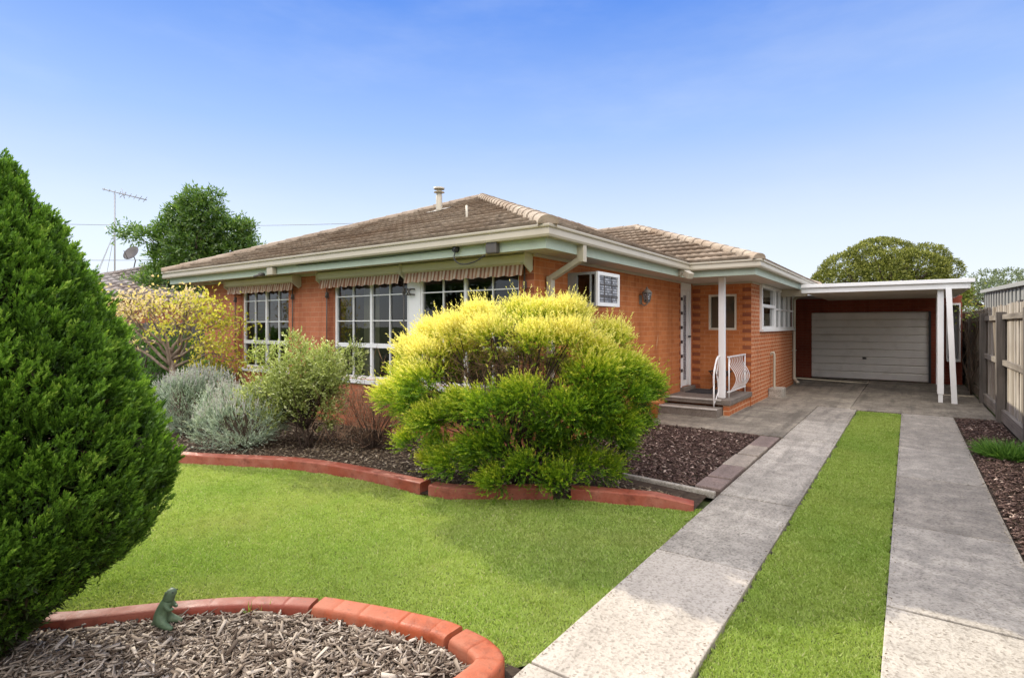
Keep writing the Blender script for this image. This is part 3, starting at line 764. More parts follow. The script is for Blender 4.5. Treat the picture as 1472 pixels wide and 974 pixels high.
# kitchen window: projecting white frame, three lights
o3 = (KX, 0, 0)
b = MB(o3, FE); y0, y1 = -.06, .05
b.box((12.98, -.2, 1.52), (17.22, .08, 1.57))
for s in (13.0, 14.48, 17.13): b.box((s, y0, 1.571), (s + .075, y1, 2.56))
b.box((13.075, y0, 1.571), (14.48, y1 - .004, 1.64)); b.box((14.555, y0, 1.571), (17.13, y1 - .004, 1.62)); b.box((13.075, y0, 2.49), (17.13, y1 - .003, 2.558))
b.box((13.075, y0 + .01, 2.06), (14.48, y1 + .004, 2.13)); b.box((13.075, y0 + .01, 1.64), (13.2, y1 - .01, 2.06)); b.box((14.40, y0 + .01, 1.64), (14.48, y1 - .01, 2.06))
b.box((15.80, y0 + .004, 1.62), (15.88, y1 - .006, 2.49))
for a, c in ((14.555, 15.80), (15.88, 17.13)):
    m_ = (a + c) / 2; b.box((m_ - .02, y0 + .02, 1.62), (m_ + .02, y1 - .012, 2.49)); b.box((a, y0 + .025, 2.03), (c, y1 - .016, 2.07))
kw = part(b, 'window', M['white'], None, 0, 'wide white kitchen window above the pale-jointed brickwork')
g = MB(o3, FE); g.poly([(13.03, -.01, 1.6), (17.16, -.01, 1.6), (17.16, -.01, 2.5), (13.03, -.01, 2.5)]); part(g, 'pane', M['glass'], kw)
b = MB(o3, FE); b.box((12.99, -.02, 1.571), (12.999, .045, 2.55)); part(b, 'side_board', M['white'], kw)
curtain(o3, FE, 14.6, 15.0, 1.6, 2.5, -.22, kw); curtain(o3, FE, 16.6, 17.1, 1.6, 2.5, -.22, kw)
b = MB(o3, FE); b.box((13.1, -.30, 2.1), (14.45, -.28, 2.5)); part(b, 'blind', M['blind'], kw)
for s, h in ((13.5, .22), (13.75, .16), (14.0, .2)):
    b = MB(o3, FE); b.lathe([(0, 0), (.035, 0), (.035, h * .6), (.012, h * .75), (.012, h), (0, h)], (s, -.1, 1.575), 10); part(b, 'sill_bottle', M['white'], kw)

# box window on the side wall
bx = MB((HX1, 0, 0), FE)
P_ = .44; a, c, e, f = 6.71, 7.39, 1.92, 2.385
bx.box((a, .002, f - .035), (c, P_, f)); bx.box((a, .002, e), (c, P_, e + .045)); bx.box((c - .04, .002, e + .045), (c, P_, f - .035))
for y0, y1 in ((.002, .15), (.345, .365), (.42, P_)): bx.box((a, y0, e + .045), (a + .04, y1, f - .035))
bw = part(bx, 'box_window', M['grey_frame'])
b = MB((HX1, 0, 0), FE); y = P_ + .002
b.box((a - .005, y, e), (c + .005, y + .03, e + .05)); b.box((a - .005, y, f - .045), (c + .005, y + .03, f + .002)); b.box((a - .005, y, e + .05), (a + .045, y + .03, f - .045)); b.box((c - .04, y, e + .05), (c + .005, y + .03, f - .045))
part(b, 'frame', M['white'], bw)
b = MB((HX1, 0, 0), FE); b.box((a + .045, y + .003, e + .05), (c - .04, y + .012, f - .045)); part(b, 'leadlight', M['lead'], bw)
b = MB((HX1, 0, 0), FE)
for s in (a + .22, c - .22): b.box((s - .006, y + .012, e + .05), (s + .006, y + .02, f - .045))
for z in (2.06, 2.22): b.box((a + .045, y + .0125, z - .006), (c - .04, y + .021, z + .006))
part(b, 'lead_bar', M['dark_grey'], bw)
b = MB((HX1, 0, 0), FE); b.poly([(a + .02, .15, e + .04), (a + .02, .42, e + .04), (a + .02, .42, f - .03), (a + .02, .15, f - .03)]); part(b, 'pane', M['glass'], bw)

# front door
od = (HX1, 0, 0)
b = MB(od, FE)
b.box((11.42, -.12, .36), (11.47, .012, 2.56)); b.box((12.01, -.12, .36), (12.06, .012, 2.56)); b.box((11.47, -.12, 2.40), (12.01, .008, 2.56))
part(b, 'door_frame', M['white'])
b = MB(od, FE); b.box((11.472, -.06, .37), (12.008, -.015, 2.398))
b.box((11.50, -.0148, .40), (11.60, -.004, 2.37)); b.box((11.80, -.0148, .40), (11.98, -.004, 2.37))
door = part(b, 'door', M['white'])
b = MB(od, FE); b.box((11.61, -.0148, .5), (11.79, -.009, 2.3)); part(b, 'door_glass', M['lead'], door)
b = MB(od, FE); b.tube([(11.93, -.004, 1.42), (11.93, .05, 1.42)], .02, 10); b.tube([(11.93, .045, 1.42), (11.83, .045, 1.42)], .01, 8); part(b, 'handle', M['black'], door)
for k in range(6):
    b = MB(od, FE); b.box((11.40, .0125, .68 + k * .30), (11.49, .024, .745 + k * .30)); part(b, 'hinge', M['black'], door)
b = MB(od, FE); b.box((11.38, -.2, .285), (12.10, .10, .358)); part(b, 'door_step', M['conc_step'], None, .008)

# porch slab, brick base and steps
b = MB(); b.box((HX1 + .002, 10.47, .19), (KX + .02, KY0 - .002, .285)); part(b, 'porch_slab', M['conc_step'], None, .01)
b = MB(); b.box((HX1 + .003, 10.62, -.05), (KX - .02, KY0 - .004, .188)); b.box((-2.77, 10.5, -.05), (KX - .012, 10.615, .188)); part(b, 'porch_base', M['brick_kitchen'])
b = MB(); b.box((HX1 + .004, 10.14, -.05), (-2.78, 10.61, .15)); part(b, 'step', M['conc_step'], None, .01)
b = MB(); b.box((HX1 + .006, 10.125, .128), (-2.785, 10.2, .155)); b.box((HX1 + .006, 10.452, .262), (-2.80, 10.53, .290)); part(b, 'step_nosing', M['nosing'], None, .006)
# porch post and railing
b = MB(); b.box((-2.92, 10.74, .286), (-2.81, 10.85, 2.568)); part(b, 'porch_post', M['white_rail'], None, .008)
b = MB(); xr = -2.76
b.beam((xr, 10.80, 1.06), (xr, 12.14, 1.06), .03, .022); b.beam((xr, 10.80, .40), (xr, 12.14, .40), .03, .022)
for yy in (10.875, 12.12): b.tube([(xr, yy, .285), (xr, yy, 1.05)], .013, 8)
rail = part(b, 'railing', M['white_rail'])
for k in range(9):
    yy = 10.97 + k * .13
    pts = [(xr + .11 * math.sin(min(1, t / .72) * math.pi) * (1 if t < .72 else 0) - (.03 * math.sin((t - .72) / .28 * math.pi) if t > .72 else 0), yy, .40 + .66 * t) for t in np.linspace(0, 1, 15)]
    b = MB(); b.tube(pts, .0075, 6); part(b, 'baluster', M['white_rail'], rail)
b = MB(); xs = -2.90
pts = catmull([(xs, 10.72, 1.07), (xs, 10.62, 1.06), (xs, 10.50, .97), (xs, 10.38, .80), (xs, 10.36, .62), (xs, 10.37, .55)], 5); b.tube(pts, .017, 8)
b.tube([(xs, 10.365, .60), (xs, 10.365, .155)], .014, 8)
b.tube(catmull([(xs, 10.66, 1.05), (xs, 10.62, .9), (xs, 10.56, .74), (xs, 10.62, .6), (xs, 10.66, .45), (xs, 10.60, .36), (xs, 10.375, .20)], 5), .009, 6)
b.tube(catmull([(xs, 10.50, .95), (xs, 10.50, .8), (xs, 10.66, .62), (xs, 10.70, .45), (xs, 10.66, .30)], 5), .009, 6)
part(b, 'step_handrail', M['white_rail'])

# ---- roof
TP = math.tan(R(21)); CP, SP = math.cos(R(21)), math.sin(R(21)); EZ = 2.80
def roof_plane(A, e, nrm, T, l, r, mat, name, parent, period=.165, amp=.012, z0=EZ):
    """stepped, ribbed tile courses. A eave start, e along the eave, nrm inwards (both horizontal)"""
    A, e, nrm = (np.array([*q, 0.0]) for q in (A, e, nrm))
    up = nrm * CP + UP * SP; nn = UP * CP - nrm * SP
    dt = .335 * CP; V, F, UVs = [], [], []; nb = 0
    k = 0; t = 0.0
    while t < T - 1e-4:
        t1 = min(t + dt, T)
        lo = min(l(t), l(t1 + .06)); hi = max(r(t), r(t1 + .06))
        s = np.arange(math.floor(lo / .0375) * .0375, hi + .0375, .0375)
        prof = amp * np.clip(.5 + .75 * np.cos(PI2 * s / period + k * 0), 0, 1)
        rows = []
        for tt, h in ((t + .05, -.016), (t, .058), (min(t1 + .055, T), .003)):
            sc = np.clip(s, l(tt), r(tt))
            pr = prof if h > -.005 else prof * 0
            rows.append(A + e * sc[:, None] + nrm * tt + UP * (z0 + tt * TP) + nn * (h + pr)[:, None] if np.ndim(pr) else None)
            UVs.append(np.stack([s / (period * 2), np.full(len(s), k + .5)], 1))
        n = len(s); V += rows
        i = np.arange(n - 1)
        for q in (0, 1):
            F.append(np.stack([nb + q * n + i, nb + q * n + i + 1, nb + (q + 1) * n + i + 1, nb + (q + 1) * n + i], 1))
        nb += 3 * n; t = t1; k += 1
    return np.concatenate(V), np.concatenate(F), np.concatenate(UVs)
def join(parts_, name, mat, parent):
    V, F, U, b = [], [], [], 0
    for v, f, u in parts_: V.append(v); F.append(f + b); U.append(u); b += len(v)
    o = arrays(name, np.concatenate(V), np.concatenate(F), mat, None, None, np.concatenate(U))
    o.parent = parent; o.matrix_parent_inverse = world_inv(parent); return o
EX0, EX1, EY0, EY1 = -13.10, -3.33, 5.32, 20.1     # tile edge
WX, WY0, WY1 = -2.11, 10.23, 17.91
TM = (EX1 - EX0) / 2; TW = (WY1 - WY0) / 2
LW = EX1 - EX0; LD = EY1 - EY0
pl = []
pl.append(roof_plane((EX0, EY0), (1, 0), (0, 1), TM, lambda t: t, lambda t: LW - t, None, '', None))
pl.append(roof_plane((EX1, EY0), (0, 1), (-1, 0), TM, lambda t: t, lambda t: LD - t, None, '', None))
pl.append(roof_plane((EX0, EY1), (0, -1), (1, 0), TM, lambda t: t, lambda t: LD - t, None, '', None))
pl.append(roof_plane((EX1, EY1), (-1, 0), (0, -1), TM, lambda t: t, lambda t: LW - t, None, '', None))
x_in = -8.2
pl.append(roof_plane((x_in, WY0), (1, 0), (0, 1), TW, lambda t: (EX1 - x_in) - t - .05, lambda t: (WX - x_in) - t, None, '', None))
pl.append(roof_plane((WX, WY0), (0, 1), (-1, 0), TW, lambda t: t, lambda t: (WY1 - WY0) - t, None, '', None))
pl.append(roof_plane((WX, WY1), (-1, 0), (0, -1), TW, lambda t: t, lambda t: (WX - EX1) + t + .05, None, '', None))
roof = join(pl, 'roof', M['tiles'], house)
def ridge_caps(a, c, parent, rad=.105, lift=.03):
    a, c = np.asarray(a, float), np.asarray(c, float); d = c - a; L = np.linalg.norm(d); d /= L
    sd = unit(np.cross(d, UP)); u2 = np.cross(sd, d); b = MB(); n = int(L / .36)
    for k in range(n):
        s0, s1 = k * L / n - .03, (k + 1) * L / n
        rr = [(s0, rad * 1.13 * random.uniform(.97, 1.04)), (s1, rad * .97)]
        pts = []
        for ss, r_ in rr:
            for q in range(9):
                an = math.pi * (q / 8) * 1.1 - math.pi * .05
                pts.append(a + d * ss + sd * math.cos(an) * r_ + u2 * (math.sin(an) * r_ * .72 + lift))
        b.raw(pts, [(q, q + 1, 9 + q + 1, 9 + q) for q in range(8)], True)
        b.raw(pts[:9], [tuple(range(9))])
    # mortar bedding under the caps
    b.beam(a + u2 * .0, c + u2 * .0, rad * 2.1, .05)
    return b
apex = (EX0 + TM, EY0 + TM, EZ + TM * TP); apex2 = (EX0 + TM, EY1 - TM, EZ + TM * TP)
wap = (WX - TW, WY0 + TW, EZ + TW * TP)
xv = EX1 - (TW)                      # valley meets wing ridge
for a, c in (((EX1, EY0, EZ), apex), ((EX0, EY0, EZ), apex), (apex, apex2), ((EX1, EY1, EZ), apex2), ((EX0, EY1, EZ), apex2),
             ((WX, WY0, EZ), wap), ((WX, WY1, EZ), wap), (wap, (xv - .05, WY0 + TW, EZ + TW * TP))):
    part(ridge_caps(a, c, roof), 'ridge_cap', M['caps'], roof)
# gutter, fascia, soffit: profiles swept with mitred corners
EAVE = [(-13.16, 20.16), (-13.16, 5.26), (-3.27, 5.26), (-3.27, 10.17), (-2.05, 10.17), (-2.05, 17.97)]
def sweep2(poly, prof, closed=True):
    """profile: (offset inwards from the eave line, z); the eave line runs with the house on its left"""
    P = [np.array(p) for p in poly]; n = len(prof); pts = []
    for i, p in enumerate(P):
        dirs = []
        if i > 0: dirs.append((p - P[i - 1]) / np.linalg.norm(p - P[i - 1]))
        if i < len(P) - 1: dirs.append((P[i + 1] - p) / np.linalg.norm(P[i + 1] - p))
        nr = [np.array([-d[1], d[0]]) for d in dirs]
        m = nr[0] if len(nr) == 1 else (nr[0] + nr[1]) / (1 + np.dot(nr[0], nr[1]))
        for a, z in prof: pts.append((p[0] + m[0] * a, p[1] + m[1] * a, z))
    b = MB(); k = n if closed else n - 1
    b.raw(pts, [(i * n + j, i * n + (j + 1) % n, (i + 1) * n + (j + 1) % n, (i + 1) * n + j) for i in range(len(P) - 1) for j in range(k)])
    if closed:
        b.raw(pts[:n], [tuple(range(n))]); b.raw(pts[-n:], [tuple(range(n - 1, -1, -1))])
    return b
part(sweep2(EAVE, [(.115, 2.665), (.02, 2.665), (.008, 2.69), (.02, 2.765), (0, 2.772), (-.004, 2.79), (0, 2.805), (.014, 2.805), (.022, 2.79), (.03, 2.70), (.105, 2.70), (.105, 2.80), (.115, 2.80)]), 'gutter', M['gutter'], None)
part(sweep2(EAVE, [(.145, 2.545), (.12, 2.545), (.12, 2.76), (.145, 2.76)]), 'fascia', M['fascia'])
b = MB(); b.box((-13.02, 5.40, SOF), (-3.41, 20.0, SOF + .015)); b.box((-3.41 + .0005, 10.31, SOF), (-2.19, 17.85, SOF + .0145)); part(b, 'soffit', M['soffit'])
b = MB()
b.box((HX0, HY0 - .022, SOF - .04), (HX1 + .02, HY0 - .002, SOF - .002)); b.box((HX1 + .002, HY0 - .0015, SOF - .04), (HX1 + .022, 11.4, SOF - .002)); b.box((KX + .002, KY0, SOF - .04), (KX + .02, 12.95, SOF - .002)); b.box((HX1 + .01, KY0 - .022, SOF - .04), (KX + .02, KY0 - .006, SOF - .002))
part(b, 'soffit_trim', M['gutter'])
# flue and vent on the roof
fx, fy = -8.05, 8.55; fz = EZ + (fy - EY0) * TP
b = MB(); b.lathe([(.065, -.1), (.065, .36), (.055, .37), (.055, .47), (.0, .47)], (fx, fy, fz), 16); b.lathe([(.115, .49), (.115, .52), (.0, .54)], (fx, fy, fz), 16); b.lathe([(.0, .415), (.115, .42), (.115, .43), (.05, .445)], (fx, fy, fz), 16)
for k in range(4):
    an = k * math.pi / 2; b.tube([(fx + .06 * math.cos(an), fy + .06 * math.sin(an), fz + .44), (fx + .06 * math.cos(an), fy + .06 * math.sin(an), fz + .50)], .008, 6)
flue = part(b, 'flue', M['gutter'], roof)
b = MB(); b.raw([(fx - .18, fy - .22, fz - .02), (fx + .18, fy - .22, fz - .02), (fx + .18, fy + .2, fz + .135), (fx - .18, fy + .2, fz + .135)], [(0, 1, 2, 3)]); part(b, 'flashing', M['gutter'], roof)
b = MB(); vx, vy = -5.75, 6.75; vz = EZ + (vy - EY0) * TP; b.lathe([(.018, 0), (.018, .23), (.0, .23)], (vx, vy, vz), 10); part(b, 'vent_pipe', M['gutter'], roof)
# downpipes
b = MB(); yd = 6.16
b.box((-3.395, yd - .045, 2.45), (-3.30, yd + .045, 2.70)); b.beam((-3.36, yd, 2.49), (HX1 + .07, yd, 2.27), .088, .07); b.box((HX1 + .022, yd - .046, -.02), (HX1 + .1, yd + .046, 2.30))
part(b, 'downpipe', M['gutter'], None, .006)
b = MB(); b.tube(catmull([(-2.16, 17.05, 2.62), (-2.35, 17.1, 2.50), (-2.58, 17.15, 2.40), (-2.60, 17.15, 2.2), (-2.60, 17.15, .35), (-2.59, 17.12, .18), (-2.48, 17.05, .06)], 5), .04, 10)
b.box((-2.66, 17.09, .95), (-2.55, 17.21, .98)); part(b, 'downpipe', M['gutter'])
b = MB(); b.tube(catmull([(-2.645, 14.1, .98), (-2.60, 14.1, 1.02), (-2.56, 14.1, .96), (-2.56, 14.1, .5), (-2.56, 14.1, .15)], 5), .028, 10); con = part(b, 'conduit', M['gutter'])
b = MB(); b.box((-2.645, 13.85, -.02), (-2.36, 14.4, .20)); part(b, 'concrete_block', M['conc'], con, .015)
# wall lamp
b = MB(); ly, lz = 9.27, 2.15; lx = HX1 + .13
b.box((HX1 + .002, ly - .045, lz - .12), (HX1 + .02, ly + .045, lz + .04)); b.tube(catmull([(HX1 + .015, ly, lz - .09), (HX1 + .07, ly, lz - .14), (lx, ly, lz - .12), (lx, ly, lz - .10)], 4), .012, 8)
b.lathe([(0, -.11), (.03, -.10), (.05, -.085), (.05, -.075)], (lx, ly, lz), 8); b.lathe([(.085, .075), (.095, .085), (.05, .13), (.02, .15), (.014, .18), (0, .185)], (lx, ly, lz), 8)
for k in range(6):
    an = k * math.pi / 3; b.tube([(lx + .05 * math.cos(an), ly + .05 * math.sin(an), lz - .08), (lx + .085 * math.cos(an), ly + .085 * math.sin(an), lz + .08)], .008, 5)
lamp = part(b, 'wall_lamp', M['pewter'])
b = MB(); b.lathe([(.044, -.075), (.076, .075)], (lx, ly, lz), 6); part(b, 'lamp_glass', M['lead'], lamp)
# floodlight and sensor at the inner corner
b = MB(); b.box((-3.40, 9.86, 2.555), (-3.34, 9.96, 2.66)); b.tube([(-3.36, 9.9, 2.6), (-3.27, 9.88, 2.60)], .02, 8); b.frame((-3.22, 9.86, 2.575), ((.8, -.35, -.48), (.4, .91, 0), (.44, -.19, .87))); b.box((-.05, -.07, -.055), (.09, .07, .055)); part(b, 'floodlight', M['gutter'], None, .01)
# sensor box with cable on the front fascia
b = MB((0, 5.38, 0), FX); b.box((-4.22, .001, 2.53), (-4.05, .08, 2.69)); sb = part(b, 'meter_box', M['dark_grey'], None, .015)
b = MB((0, 5.38, 0), FX); b.tube([(-4.75, .0, 2.64), (-4.75, .05, 2.64)], .045, 12); b.tube([(-4.75, .05, 2.64), (-4.70, .07, 2.63)], .028, 10); b.tube(catmull([(-4.75, .04, 2.6), (-4.74, .06, 2.50), (-4.6, .07, 2.43), (-4.4, .06, 2.45), (-4.25, .05, 2.52)], 5), .008, 6)
b.tube(catmull([(-4.79, .015, 2.65), (-5.6, .012, 2.645), (-6.6, .012, 2.64), (-8.3, .012, 2.655)], 5), .006, 6); part(b, 'sensor_cable', M['black'], sb)
b = MB((0, 5.38, 0), FX); b.box((-9.08, .001, 2.53), (-8.90, .09, 2.66)); sb = part(b, 'junction_box', M['gutter'], None, .01)
b = MB((0, 5.38, 0), FX); b.tube([(-9.3, .0, 2.56), (-9.3, .10, 2.55)], .03, 8); b.tube([(-9.3, .08, 2.55), (-9.42, .12, 2.52)], .022, 8); part(b, 'security_light', M['dark_grey'], sb)
# awnings: cassette, striped valance with scalloped hem, side arms
def awning(s0, s1, arms, label):
    o = (0, HY0, 0); z0, z1 = 2.425, 2.56
    b = MB(o, FX)
    prof = [(.002, z0 + .02), (.13, z0), (.165, z0 + .025), (.17, z1 - .02), (.15, z1), (.002, z1)]
    n = len(prof); b.raw([(s0, y, z) for y, z in prof] + [(s1, y, z) for y, z in prof], [tuple(range(n)), tuple(range(2 * n - 1, n - 1, -1))] + [(j, (j + 1) % n, n + (j + 1) % n, n + j) for j in range(n)])
    a = part(b, 'awning', M['awning_box'], None, 0, label)
    b = MB(o, FX)
    for s in (s0 - .012, s1 - .006):
      b = MB(o, FX); b.raw([(s, .002, z0 - .06), (s, .05, z0 - .10), (s, .185, z0 - .005), (s, .185, z1 + .004), (s, .002, z1 + .004), (s + .018, .002, z0 - .06), (s + .018, .05, z0 - .10), (s + .018, .185, z0 - .005), (s + .018, .185, z1 + .004), (s + .018, .002, z1 + .004)],
                                           [(0, 1, 2, 3, 4), (9, 8, 7, 6, 5)] + [(j, (j + 1) % 5, 5 + (j + 1) % 5, 5 + j) for j in range(5)])
      part(b, 'end_cap', M['awning_box'], a)
    v = MB(o, FX); m = int((s1 - s0 - .08) / .0175); ss = np.linspace(s0 + .04, s1 - .05, m + 1); pts = []
    for r_ in range(4):
        for s in ss:
            hem = z0 - .125 - .022 * abs(math.sin(math.pi * (s - s0) / .21))
            t = r_ / 3; fold = .012 * math.sin(s * 33) * t + .006 * math.sin(s * 91 + 2) * t
            pts.append((s, .12 + .03 * t + fold, z0 + .012 + (hem - z0 - .012) * t))
    q = m + 1; v.raw(pts, [(r_ * q + i, r_ * q + i + 1, (r_ + 1) * q + i + 1, (r_ + 1) * q + i) for r_ in range(3) for i in range(m)], True)
    part(v, 'valance', M['valance'], a)
    for s in arms:
        b = MB(o, FX); b.tube([(s, .03, z0 - .02), (s, .03, 1.1)], .011, 6); b.box((s - .015, .005, 2.13), (s + .02, .05, 2.22)); b.tube([(s, .04, 2.17), (s + .04, .09, 2.14)], .01, 6); b.box((s - .012, .002, 1.12), (s + .012, .03, 1.16))
        part(b, 'awning_arm', M['gutter'] if s > -4 else M['dark_grey'], a)
awning(-11.3, -8.92, (-11.16, -9.14), 'short striped awning over the far window')
awning(-8.2, -6.16, (-8.12, -6.22), 'striped awning over the pair of windows beside the brick pier')
awning(-6.13, -3.90, (-4.0,), 'striped awning next to the front corner')
b = MB((0, HY0, 0), FX)
for z in (2.20, 2.12):
    for s in (-6.13, -6.05): b.tube([(s, -.03, z), (s, .06, z)], .012, 6)
b.tube([(-6.12, .05, 2.2), (-6.05, .06, 2.12)], .01, 6); b.tube([(-6.05, .05, 2.2), (-6.12, .06, 2.12)], .01, 6); part(b, 'pulley', M['dark_grey'])

# ================================================================== GARAGE with carport
gar = thing('garage', 'brick garage with pale panel door under a flat white carport roof', 'garage', None, (-.8, 19.9, 0))
GY = 19.85
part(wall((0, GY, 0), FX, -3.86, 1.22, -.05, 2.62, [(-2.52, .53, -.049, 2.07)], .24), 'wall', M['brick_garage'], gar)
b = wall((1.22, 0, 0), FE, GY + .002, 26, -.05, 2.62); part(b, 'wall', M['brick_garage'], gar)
b = MB(); b.box((-3.9, GY + .02, 2.62), (1.3, 26, 2.70)); part(b, 'garage_roof', M['metal'], gar)
b = MB((0, GY, 0), FX); z = .01; y0 = -.14
nr = 9; hh = 2.055 / nr
for k in range(nr):
    a = .008 + k * hh
    b.raw([(-2.52, y0, a), (.53, y0, a), (.53, y0 + .03, a + .025), (.53, y0 + .034, a + hh - .03), (.53, y0 + .008, a + hh), (-2.52, y0 + .03, a + .025), (-2.52, y0 + .034, a + hh - .03), (-2.52, y0 + .008, a + hh)],
          [(0, 1, 2, 5), (5, 2, 3, 6), (6, 3, 4, 7)])
gd = part(b, 'garage_door', M['garage_door'], gar)
b = MB((0, GY, 0), FX); b.box((-1.14, -.105, .63), (-1.04, -.085, .69)); b.tube([(-1.09, -.09, .66), (-1.09, -.055, .66)], .012, 8); b.tube([(-1.13, -.06, .66), (-1.05, -.06, .66)], .01, 8); part(b, 'handle', M['dark_grey'], gd)
b = MB((0, GY, 0), FX); b.box((-2.53, -.26, 2.0), (.54, -.245, 2.3)); part(b, 'door_light_stop', M['black'], gar)  # black strip added behind the door to block light leaking over it
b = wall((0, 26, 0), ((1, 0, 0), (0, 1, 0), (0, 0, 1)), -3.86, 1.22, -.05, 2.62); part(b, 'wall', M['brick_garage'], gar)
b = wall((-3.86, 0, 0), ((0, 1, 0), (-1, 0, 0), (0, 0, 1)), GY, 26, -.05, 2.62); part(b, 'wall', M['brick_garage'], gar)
b = MB((0, GY, 0), FX); b.box((.47, -.13, 0), (.528, -.02, 2.068)); part(b, 'door_jamb', M['black'], gar)
# carport roof
b = MB(); b.box((-2.04, 14.92, 2.44), (1.02, 19.84, 2.445)); part(b, 'carport_ceiling', M['beige'], gar)
b = MB(); b.box((-2.04, 14.90, 2.57), (1.10, 19.90, 2.60)); b.box((-3.86, 17.99, 2.50), (-2.045, 19.90, 2.53)); part(b, 'carport_roof_and_added_slab', M['metal'], gar)  # second slab: unseen roof piece added to block a sun spot on the apron
b = MB(); b.box((-2.10, 14.86, 2.43), (1.02, 14.895, 2.55)); b.box((-2.10, 14.80, 2.553), (1.12, 14.895, 2.635)); b.box((1.022, 14.87, 2.43), (1.05, 19.8, 2.565)); part(b, 'carport_fascia', M['white'], gar, .006)
b = MB(); b.box((-2.64, 15.3, 2.38), (-2.04, 15.42, 2.56)); part(b, 'carport_beam', M['gutter'], gar)
for x, yy in ((.505, 14.98), (.56, 17.35)):
    b = MB(); b.box((x, yy, .18), (x + .11, yy + .11, 2.438)); b.box((x + .015, yy + .015, 0), (x + .095, yy + .095, .178)); part(b, 'carport_post', M['white'], gar, .005)
# side window hood at the right of the door
b = MB((0, GY, 0), FX); a, c, e, f = .86, 1.16, .66, 2.27
b.box((a, .001, f - .05), (c, .45, f)); b.box((a, .001, e), (c, .45, e + .07)); b.box((c - .03, .001, e + .07), (c, .45, f - .05)); b.box((a, .001, e + .07), (a + .03, .2, f - .05))
gw = part(b, 'window_hood', M['white'], gar)
b = MB((0, GY, 0), FX); b.poly([(a, .0052, e), (c, .0052, e), (c, .0052, f), (a, .0052, f)]); part(b, 'pane', M['grey_frame'], gw)
for z in (1.75, 2.25):
    b = MB((0, GY, 0), FX); b.tube([(-3.02, .01, z), (-3.02, .08, z), (-2.96, .1, z - .04)], .02, 8); part(b, 'wall_tap', M['metal'], gar)
# leaning timber
b = MB(); b.beam((.79, 14.93, .0), (.685, 14.80, 2.44), .10, .05, (0, 1, 0)); tag(b.build('timber_plank', M['white'], None, .005), 'white timber plank leaning against the carport roof beside the post', 'plank')

# ================================================================== FENCES, SHED, NEIGHBOUR
fen = thing('paling_fence', 'tall weathered grey timber paling fence along the driveway', 'fence', None, (1.35, 10, 0))
b = MB(); y = -1.0
while y < 27:
    w = random.uniform(.095, .105); h = 1.99 + random.uniform(-.02, .02) + .002 * y; xo = random.uniform(0, .012)
    b.box((1.35 + xo, y, -.03), (1.365 + xo, y + w, h)); y += w + random.uniform(.002, .006)
part(b, 'palings', M['fence_wood'], fen)
py = [1.4, 4.2, 7.0, 9.8, 12.6, 15.4, 18.2, 21.0, 23.8]
for yy in py:
    b = MB(); b.box((1.225, yy - .06, -.1), (1.345, yy + .06, 1.90 + random.uniform(-.03, .02))); part(b, 'fence_post', M['fence_post'], fen, .006)
b = MB()
for a, c in zip([-1] + py, py + [26]):
    for z in (1.80, 1.02):
        b.box((1.30, a + .062, z - .045 + random.uniform(-.01, .01)), (1.349, c - .062, z + .045))
    b.box((1.29, a + .062, .02), (1.349, c - .062, .22))
part(b, 'fence_rail', M['fence_rail'], fen)
of = thing('paling_fence', 'dark grey paling fence behind the yellow maple', 'fence', None, (-15.3, 8, 0))
b = MB(); y = 3.0
while y < 24:
    b.box((-15.3 + random.uniform(0, .012), y, -.03), (-15.285 + random.uniform(0, .01), y + .1, 1.72 + random.uniform(-.02, .02))); y += .105
part(b, 'palings', M['old_fence'], of)
b = MB(); b.box((-15.35, 2.9, 1.4), (-15.31, 24, 1.49)); b.box((-15.35, 2.9, .3), (-15.31, 24, .39)); part(b, 'fence_rail', M['old_fence'], of)
b = MB(); x = -15.2
while x < -12.56:
    b.box((x, 8.0 + random.uniform(0, .01), -.03), (x + .1, 8.015, 1.75 + random.uniform(-.02, .02))); x += .105
part(b, 'palings', M['old_fence'], of)

shed = thing('shed', 'grey sheet metal shed showing above the paling fence', 'shed', None, (3.2, 18, 0))
b = MB(); x0, x1 = 2.15, 5.2
def zt(y): return 2.42 + (y - 12.5) * .028
b.raw([(x0, 10.5, -.05), (x0, 25, -.05), (x0, 25, zt(25)), (x0, 10.5, zt(10.5)), (x1, 10.5, -.05), (x1, 25, -.05), (x1, 25, zt(25)), (x1, 10.5, zt(10.5))], [(0, 3, 2, 1), (4, 5, 6, 7), (0, 4, 7, 3), (1, 2, 6, 5)])
y = 10.7
while y < 25: b.box((x0 - .03, y, 0), (x0 - .001, y + .06, zt(y) - .02)); y += .62
part(b, 'wall', M['shed'], shed)
b = MB(); b.raw([(x0 - .12, 10.4, zt(10.4) + .01), (x1 + .1, 10.4, zt(10.4) + .01), (x1 + .1, 25.2, zt(25.2) + .01), (x0 - .12, 25.2, zt(25.2) + .01), (x0 - .12, 10.4, zt(10.4) + .11), (x1 + .1, 10.4, zt(10.4) + .11), (x1 + .1, 25.2, zt(25.2) + .11), (x0 - .12, 25.2, zt(25.2) + .11)],
                [(0, 3, 2, 1), (4, 5, 6, 7), (0, 1, 5, 4), (1, 2, 6, 5), (2, 3, 7, 6), (3, 0, 4, 7)])
part(b, 'roof', M['shed'], shed)
b = MB(); b.box((x0 - .02, 16.2, 1.9), (x0 - .005, 18.2, 2.25)); part(b, 'window', M['black'], shed)

